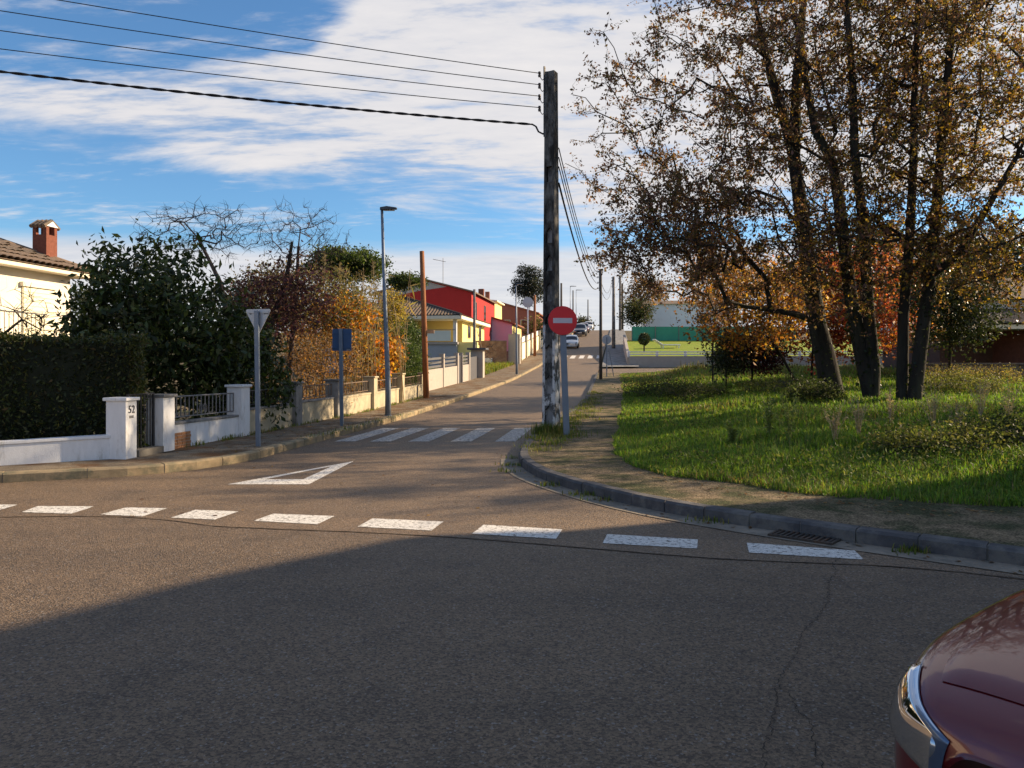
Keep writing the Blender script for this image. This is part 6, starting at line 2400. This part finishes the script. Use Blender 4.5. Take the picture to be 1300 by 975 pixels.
field()


def blades(name, P, hgt, wid, cols, rg, bend=.45, lab=None, tipcol=None):
    n = len(P)
    a = rg.random(n) * 6.283
    dirx, diry = np.cos(a), np.sin(a)
    b = np.abs(rg.normal(0, bend, n))
    sx, sy = -diry, dirx
    W = wid[:, None] * .5
    side = np.stack([sx, sy, np.zeros(n)], -1) * W
    f = np.stack([dirx * b, diry * b, np.zeros(n)], -1) * hgt[:, None]
    up = np.stack([np.zeros(n), np.zeros(n), hgt], -1)
    V = np.empty((n, 5, 3))
    V[:, 0] = P - side
    V[:, 1] = P + side
    V[:, 2] = P + f * .35 + up * .62 + side * .75
    V[:, 3] = P + f * .35 + up * .62 - side * .75
    V[:, 4] = P + f + up * (1 - .25 * np.minimum(b, 1.2))[:, None]
    i = np.arange(n) * 5
    Q = np.stack([i, i + 1, i + 2, i + 3], -1)
    T = np.stack([i + 3, i + 2, i + 4], -1)
    return npmesh(name, V.reshape(-1, 3), Q, T, np.repeat(cols, 5, axis=0))


def vnoise(x, y, s, seed):
    rg = np.random.default_rng(seed)
    v = 0
    for k in range(5):
        a = rg.random() * 6.28
        f = s * (1.0 + .5 * k)
        v = v + np.sin((x * np.cos(a) + y * np.sin(a)) * f + rg.random() * 6.28) / (1 + .3 * k)
    return v / 2.6


def grass():
    rg = np.random.default_rng(101)
    # density falls with distance from the camera, blades get larger
    n = 520000
    d = 7.0 * (52 / 7.0) ** rg.random(n)
    az = R(2) + rg.random(n) * R(48)
    x, y = d * np.sin(az), d * np.cos(az)
    z, dd = field_z(x, y)
    edge = .02 + .16 * np.clip(vnoise(x, y, 1.7, 3), -1, 1)
    ok = (dd > edge) & (y < 52.4) & (dd > 0.0)
    # thin out in clumps
    cl = vnoise(x, y, 1.3, 4)
    ok &= rg.random(n) < (.62 + .35 * cl)
    x, y, z, dd, d, cl = x[ok], y[ok], z[ok], dd[ok], d[ok], cl[ok]
    n = len(x)
    weed = vnoise(x, y, .55, 7)
    hgt = (.10 + .07 * rg.random(n) + .10 * smooth01(.4, 3.0, dd) * (.6 + .5 * cl)) * (1 + .25 * rg.normal(size=n)).clip(.5, 1.7)
    hgt *= 1 + .55 * smooth01(.1, .8, weed) * smooth01(1.5, 4, dd)
    hgt *= .74
    hgt *= 1 + 1.3 * smooth01(34, 46, y) * smooth01(2, 5, dd) * (.55 + .6 * rg.random(n)) * smooth01(1.0, 3.0, dd)
    wid = (.0045 + .00065 * d) * (1 + .3 * rg.random(n))
    g = pick_cols(rg, n, [(0.115, 0.215, 0.026), (0.165, 0.255, 0.032), (0.080, 0.165, 0.024), (0.235, 0.265, 0.045)], [3, 2.4, 2, 1.4])
    dry = pick_cols(rg, n, [(0.24, 0.185, 0.075), (0.19, 0.15, 0.06), (0.16, 0.155, 0.05)])
    pd = (.05 + .5 * smooth01(32, 44, y) + .45 * smooth01(.2, 1.0, weed) + .35 * smooth01(14, 26, dd) * smooth01(-.3, .7, vnoise(x, y, .8, 9))).clip(0, .8)
    c = np.where((rg.random(n) < pd)[:, None], dry, g)
    me = blades('grass', np.stack([x, y, z - .01], -1), hgt, wid, c, rg, .85)
    o = obj('grass', me, M_GRASS)
    o['kind'] = 'stuff'
    o['label'] = 'uneven green grass covering the vacant field'
    o['category'] = 'grass'
    # broad-leaved weeds and ground cover
    n = 70000
    d = 8.0 * (50 / 8.0) ** rg.random(n)
    az = R(5) + rg.random(n) * R(45)
    x, y = d * np.sin(az), d * np.cos(az)
    z, dd = field_z(x, y)
    ww = vnoise(x, y, .9, 15)
    ok = (dd > .5) & (y < 52) & (rg.random(n) < smooth01(-.1, .7, ww))
    x, y, z, d = x[ok], y[ok], z[ok], d[ok]
    n = len(x)
    P = np.stack([x, y, z + .03 + rg.random(n) * (.14 + .006 * d)], -1)
    c = pick_cols(rg, n, [(0.06, 0.115, 0.02), (0.09, 0.135, 0.03), (0.13, 0.14, 0.045), (0.05, 0.080, 0.02)])
    me = leaves_mesh('weeds', P, .05, c, rg, aspect=.35, droop=-.4)
    o = obj('weeds', me, M_GRASS)
    o['kind'] = 'stuff'
    o['label'] = 'low broad-leaved weeds spread through the field'
    o['category'] = 'weeds'
    # small tufts in the pavement joints, round the pole foot and along walls
    pts, hg = [], []

    def scatter(cx, cy, sx, sy, k, h, zz):
        for _ in range(k):
            xx, yy = rg.normal(cx, sx), rg.normal(cy, sy)
            pts.append((xx, yy, zz))
            hg.append(h * rg.uniform(.4, 1.2))
    scatter(.80, 16.1, .16, .14, 900, .26, .12)
    scatter(1.0, 15.8, .25, .2, 260, .14, .12)
    for (a_, b_, k) in ((656, 583, 40), (648, 592, 60), (640, 600, 40), (700, 618, 60), (745, 630, 80), (770, 636, 50), (905, 664, 60), (1165, 702, 120)):
        q = gp(a_, b_)
        scatter(q[0], q[1], .12, .05, k, .07, .01)
    for k in range(170):
        dd_ = rg.uniform(13, 34)
        q = SP(dd_, -1.05 - .3 * (dd_ < 20) + rg.normal(.15, .25))
        if q[0] > interp_x([w for w in KERB_R if w[1] > 12.3], max(12.5, dd_)) + .05:
            scatter(q[0], q[1], .10, .14, 26, .09, Hs(*q) + .125)
    for k in range(60):
        dd_ = rg.uniform(13.5, 31)
        q = SP(dd_, -7.35)
        scatter(q[0], q[1], .05, .12, 16, .10, Hs(*q) + .135)
    for k in range(30):
        q = (gp(400 + k * 4, 565 - k * 1.1))
        scatter(q[0] - .12, q[1] + .1, .12, .1, 8, .08, .13)
    pts = np.array(pts)
    hg = np.array(hg)
    c = pick_cols(rg, len(pts), [(0.10, 0.15, 0.025), (0.16, 0.17, 0.04), (0.22, 0.18, 0.06)], [2, 1.4, 1])
    me = blades('pavement_weeds', pts, hg, np.full(len(pts), .012), c, rg)
    o = obj('pavement_weeds', me, M_GRASS)
    o['kind'] = 'stuff'
    o['label'] = 'grass tufts growing in pavement joints and round the pole foot'
    o['category'] = 'weeds'
    # grass of the empty lot on the left
    n = 9000
    s_ = rg.uniform(49.5, 65.8, n)
    p_ = rg.uniform(-13.5, -8.2, n)
    x, y = (p_ + UX * s_) / UY, s_
    me = blades('lot_grass', np.stack([x, y, H(x, y) + .0], -1), rg.uniform(.2, .55, n), np.full(n, .05), pick_cols(rg, n, [(0.16, 0.20, 0.03), (0.11, 0.16, 0.025), (0.24, 0.20, 0.06)]), rg)
    o = obj('lot_grass', me, M_GRASS)
    o['kind'] = 'stuff'
    o['label'] = 'bright grass in the empty lot beside the far left pavement'
    o['category'] = 'grass'


grass()


def tall_weeds():
    rg = np.random.default_rng(111)
    spots = [(978, 545, 13.2, .85), (1003, 560, 12.6, .9), (1060, 572, 12.2, .6), (1090, 560, 12.8, .75), (1130, 540, 14.5, .8), (1185, 545, 14.0, .95), (1245, 540, 14.6, .9), (1280, 545, 13.5, .85), (1215, 560, 12.6, .6), (930, 560, 12.8, .45)]
    words = ('green feathery weed standing tall at the left of the field front', 'tall pale green weed right beside the feathery one', 'short dry weed stalks in the middle of the field front', 'dry branching weed below the twin-stemmed tree', 'brown dead weed stalks below the slim straight trunk', 'tall dry weed with seed heads below the right-leaning trunk', 'dry weed clump second from the right edge of the field', 'brown weed clump at the right edge of the field', 'low bleached weed near the pavement on the right', 'small green weed at the left front of the grass')
    for k, (px, py, d, hh) in enumerate(spots):
        x, y = (px - 650) / 976 * d, d
        z = fz(x, y)
        t = thing('weed_plant', words[k], 'plant', (x, y, z), 0, 'tall weeds in the field')
        green = k in (0, 1, 9)
        m = mat('weed_green_stem', (0.13, 0.17, 0.05), .8) if green else mat('weed_dry_stem', (0.38, 0.29, 0.17), .8)
        mb = MB()
        L = []
        for s in range(7 if green else 11):
            a = rg.random() * 6.28
            sp_ = rg.uniform(.02, .35) * hh
            h1 = hh * rg.uniform(.55, 1.05)
            e = (math.cos(a) * sp_, math.sin(a) * sp_, h1)
            mb.tube([(0, 0, -.03), (e[0] * .35, e[1] * .35, h1 * .55), e], [.006, .0045, .002], 4, caps=False)
            for q in range(34 if green else 14):
                f = rg.uniform(.25, 1)
                L.append((e[0] * f * f, e[1] * f * f, h1 * f))
            if not green:
                for q in range(4):
                    f = rg.uniform(.45, .9)
                    b0 = (e[0] * f * f, e[1] * f * f, h1 * f)
                    b1 = (b0[0] + rg.normal(0, .09), b0[1] + rg.normal(0, .09), b0[2] + rg.uniform(.05, .16))
                    mb.tube([b0, b1], [.003, .0015], 3, caps=False)
                    L.append(b1)
        mb.build('stems', m, t)
        L = np.array(L)
        pal = [(0.15, 0.20, 0.05), (0.20, 0.23, 0.08)] if green else [(0.34, 0.26, 0.15), (0.42, 0.34, 0.22)]
        obj('leaves', leaves_mesh('leaves', L, .075 if green else .045, pick_cols(rg, len(L), pal), rg, aspect=.28, droop=-.3), M_GRASS, t)


tall_weeds()


def brambles():
    rg = np.random.default_rng(121)
    lab = ('dark bramble mound at the left back of the field near the pavement', 'low bramble patch under the rust-brown tree', 'bramble mound before the burgundy shrub', 'leafy bramble at the foot of the leftmost trunk', 'bramble patch right of the twin stems', 'straw-coloured bramble before the stone wall', 'leafy glossy ground bramble at the right front of the field', 'bramble heap at the far right of the field')
    spec = [(840, 30, 1.6, .6, 0), (880, 27, 1.3, .5, 0), (1000, 27, 1.8, .5, 1), (1035, 22.6, .8, .45, 0), (1215, 25, 1.5, .6, 1), (1230, 30, 2.2, .7, 2), (1190, 11.2, 1.1, .16, 1), (1290, 11.5, 1.0, .35, 0)]
    for k, (px, d, w, hh, c) in enumerate(spec):
        x, y = (px - 650) / 976 * d, d
        z = fz(x, y)
        pal = ([(0.035, 0.055, 0.018), (0.07, 0.085, 0.025), (0.05, 0.06, 0.025)], [(0.12, 0.14, 0.035), (0.09, 0.10, 0.03), (0.16, 0.15, 0.05)], [(0.28, 0.20, 0.07), (0.20, 0.16, 0.06), (0.14, 0.14, 0.04)])[c]
        shrub('bramble', lab[k], (x, y, z), [((x, y, z + hh * .35), (w, w * .7, hh * .75), 1)], pal, None, 130 + k, 120, .055, .5, 44, .13, 'shrub', M_GRASS, bark=M_TWIG)


brambles()

# fallen leaves on the pavements and road edge
def litter():
    rg = np.random.default_rng(141)
    P = []
    for k in range(900):
        d = rg.uniform(11.5, 33)
        p = -6.1 - abs(rg.normal(0, .7))
        if p < -7.35 or d < 12.4:
            continue
        q = SP(d, p)
        P.append((q[0], q[1], Hs(*q) + .142))
    for k in range(420):
        q = KERB_R[rg.integers(20, len(KERB_R) - 60)]
        P.append((q[0] - abs(rg.normal(0, .14)), q[1] - abs(rg.normal(0, .12)), .016))
    for k in range(2600):
        x, y = rg.uniform(1.2, 7), rg.uniform(6.5, 14)
        ye = np.interp(x, [w[0] for w in GRASS_Y], [w[1] for w in GRASS_Y])
        if ye - .9 < y < ye - .05 and y > 7.8 - x * .1:
            P.append((x, y, .135))
    for k in range(60):
        q = gp(rg.uniform(150, 700), rg.uniform(575, 660))
        P.append((q[0], q[1], .012))
    P = np.array(P)
    n = len(P)
    c = pick_cols(rg, n, [(0.22, 0.11, 0.04), (0.15, 0.075, 0.03), (0.30, 0.18, 0.06), (0.10, 0.05, 0.03)])
    a = rg.random(n) * 6.283
    s = rg.uniform(.016, .034, n)[:, None]
    d = np.stack([np.cos(a), np.sin(a), rg.uniform(0, .3, n)], -1)
    e = np.stack([-np.sin(a), np.cos(a), rg.uniform(-.2, .4, n)], -1)
    V = np.stack([P - d * s, P + e * s * .6, P + d * s, P - e * s * .6], 1)
    V[:, :, 2] = np.maximum(V[:, :, 2], P[:, None, 2] - .002)
    me = npmesh('fallen_leaves', V.reshape(-1, 3), np.arange(4 * n).reshape(n, 4), None, np.repeat(c, 4, axis=0))
    o = obj('fallen_leaves', me, M_LEAF)
    o['kind'] = 'stuff'
    o['label'] = 'scattered brown fallen leaves on pavements and road'
    o['category'] = 'leaves'


litter()
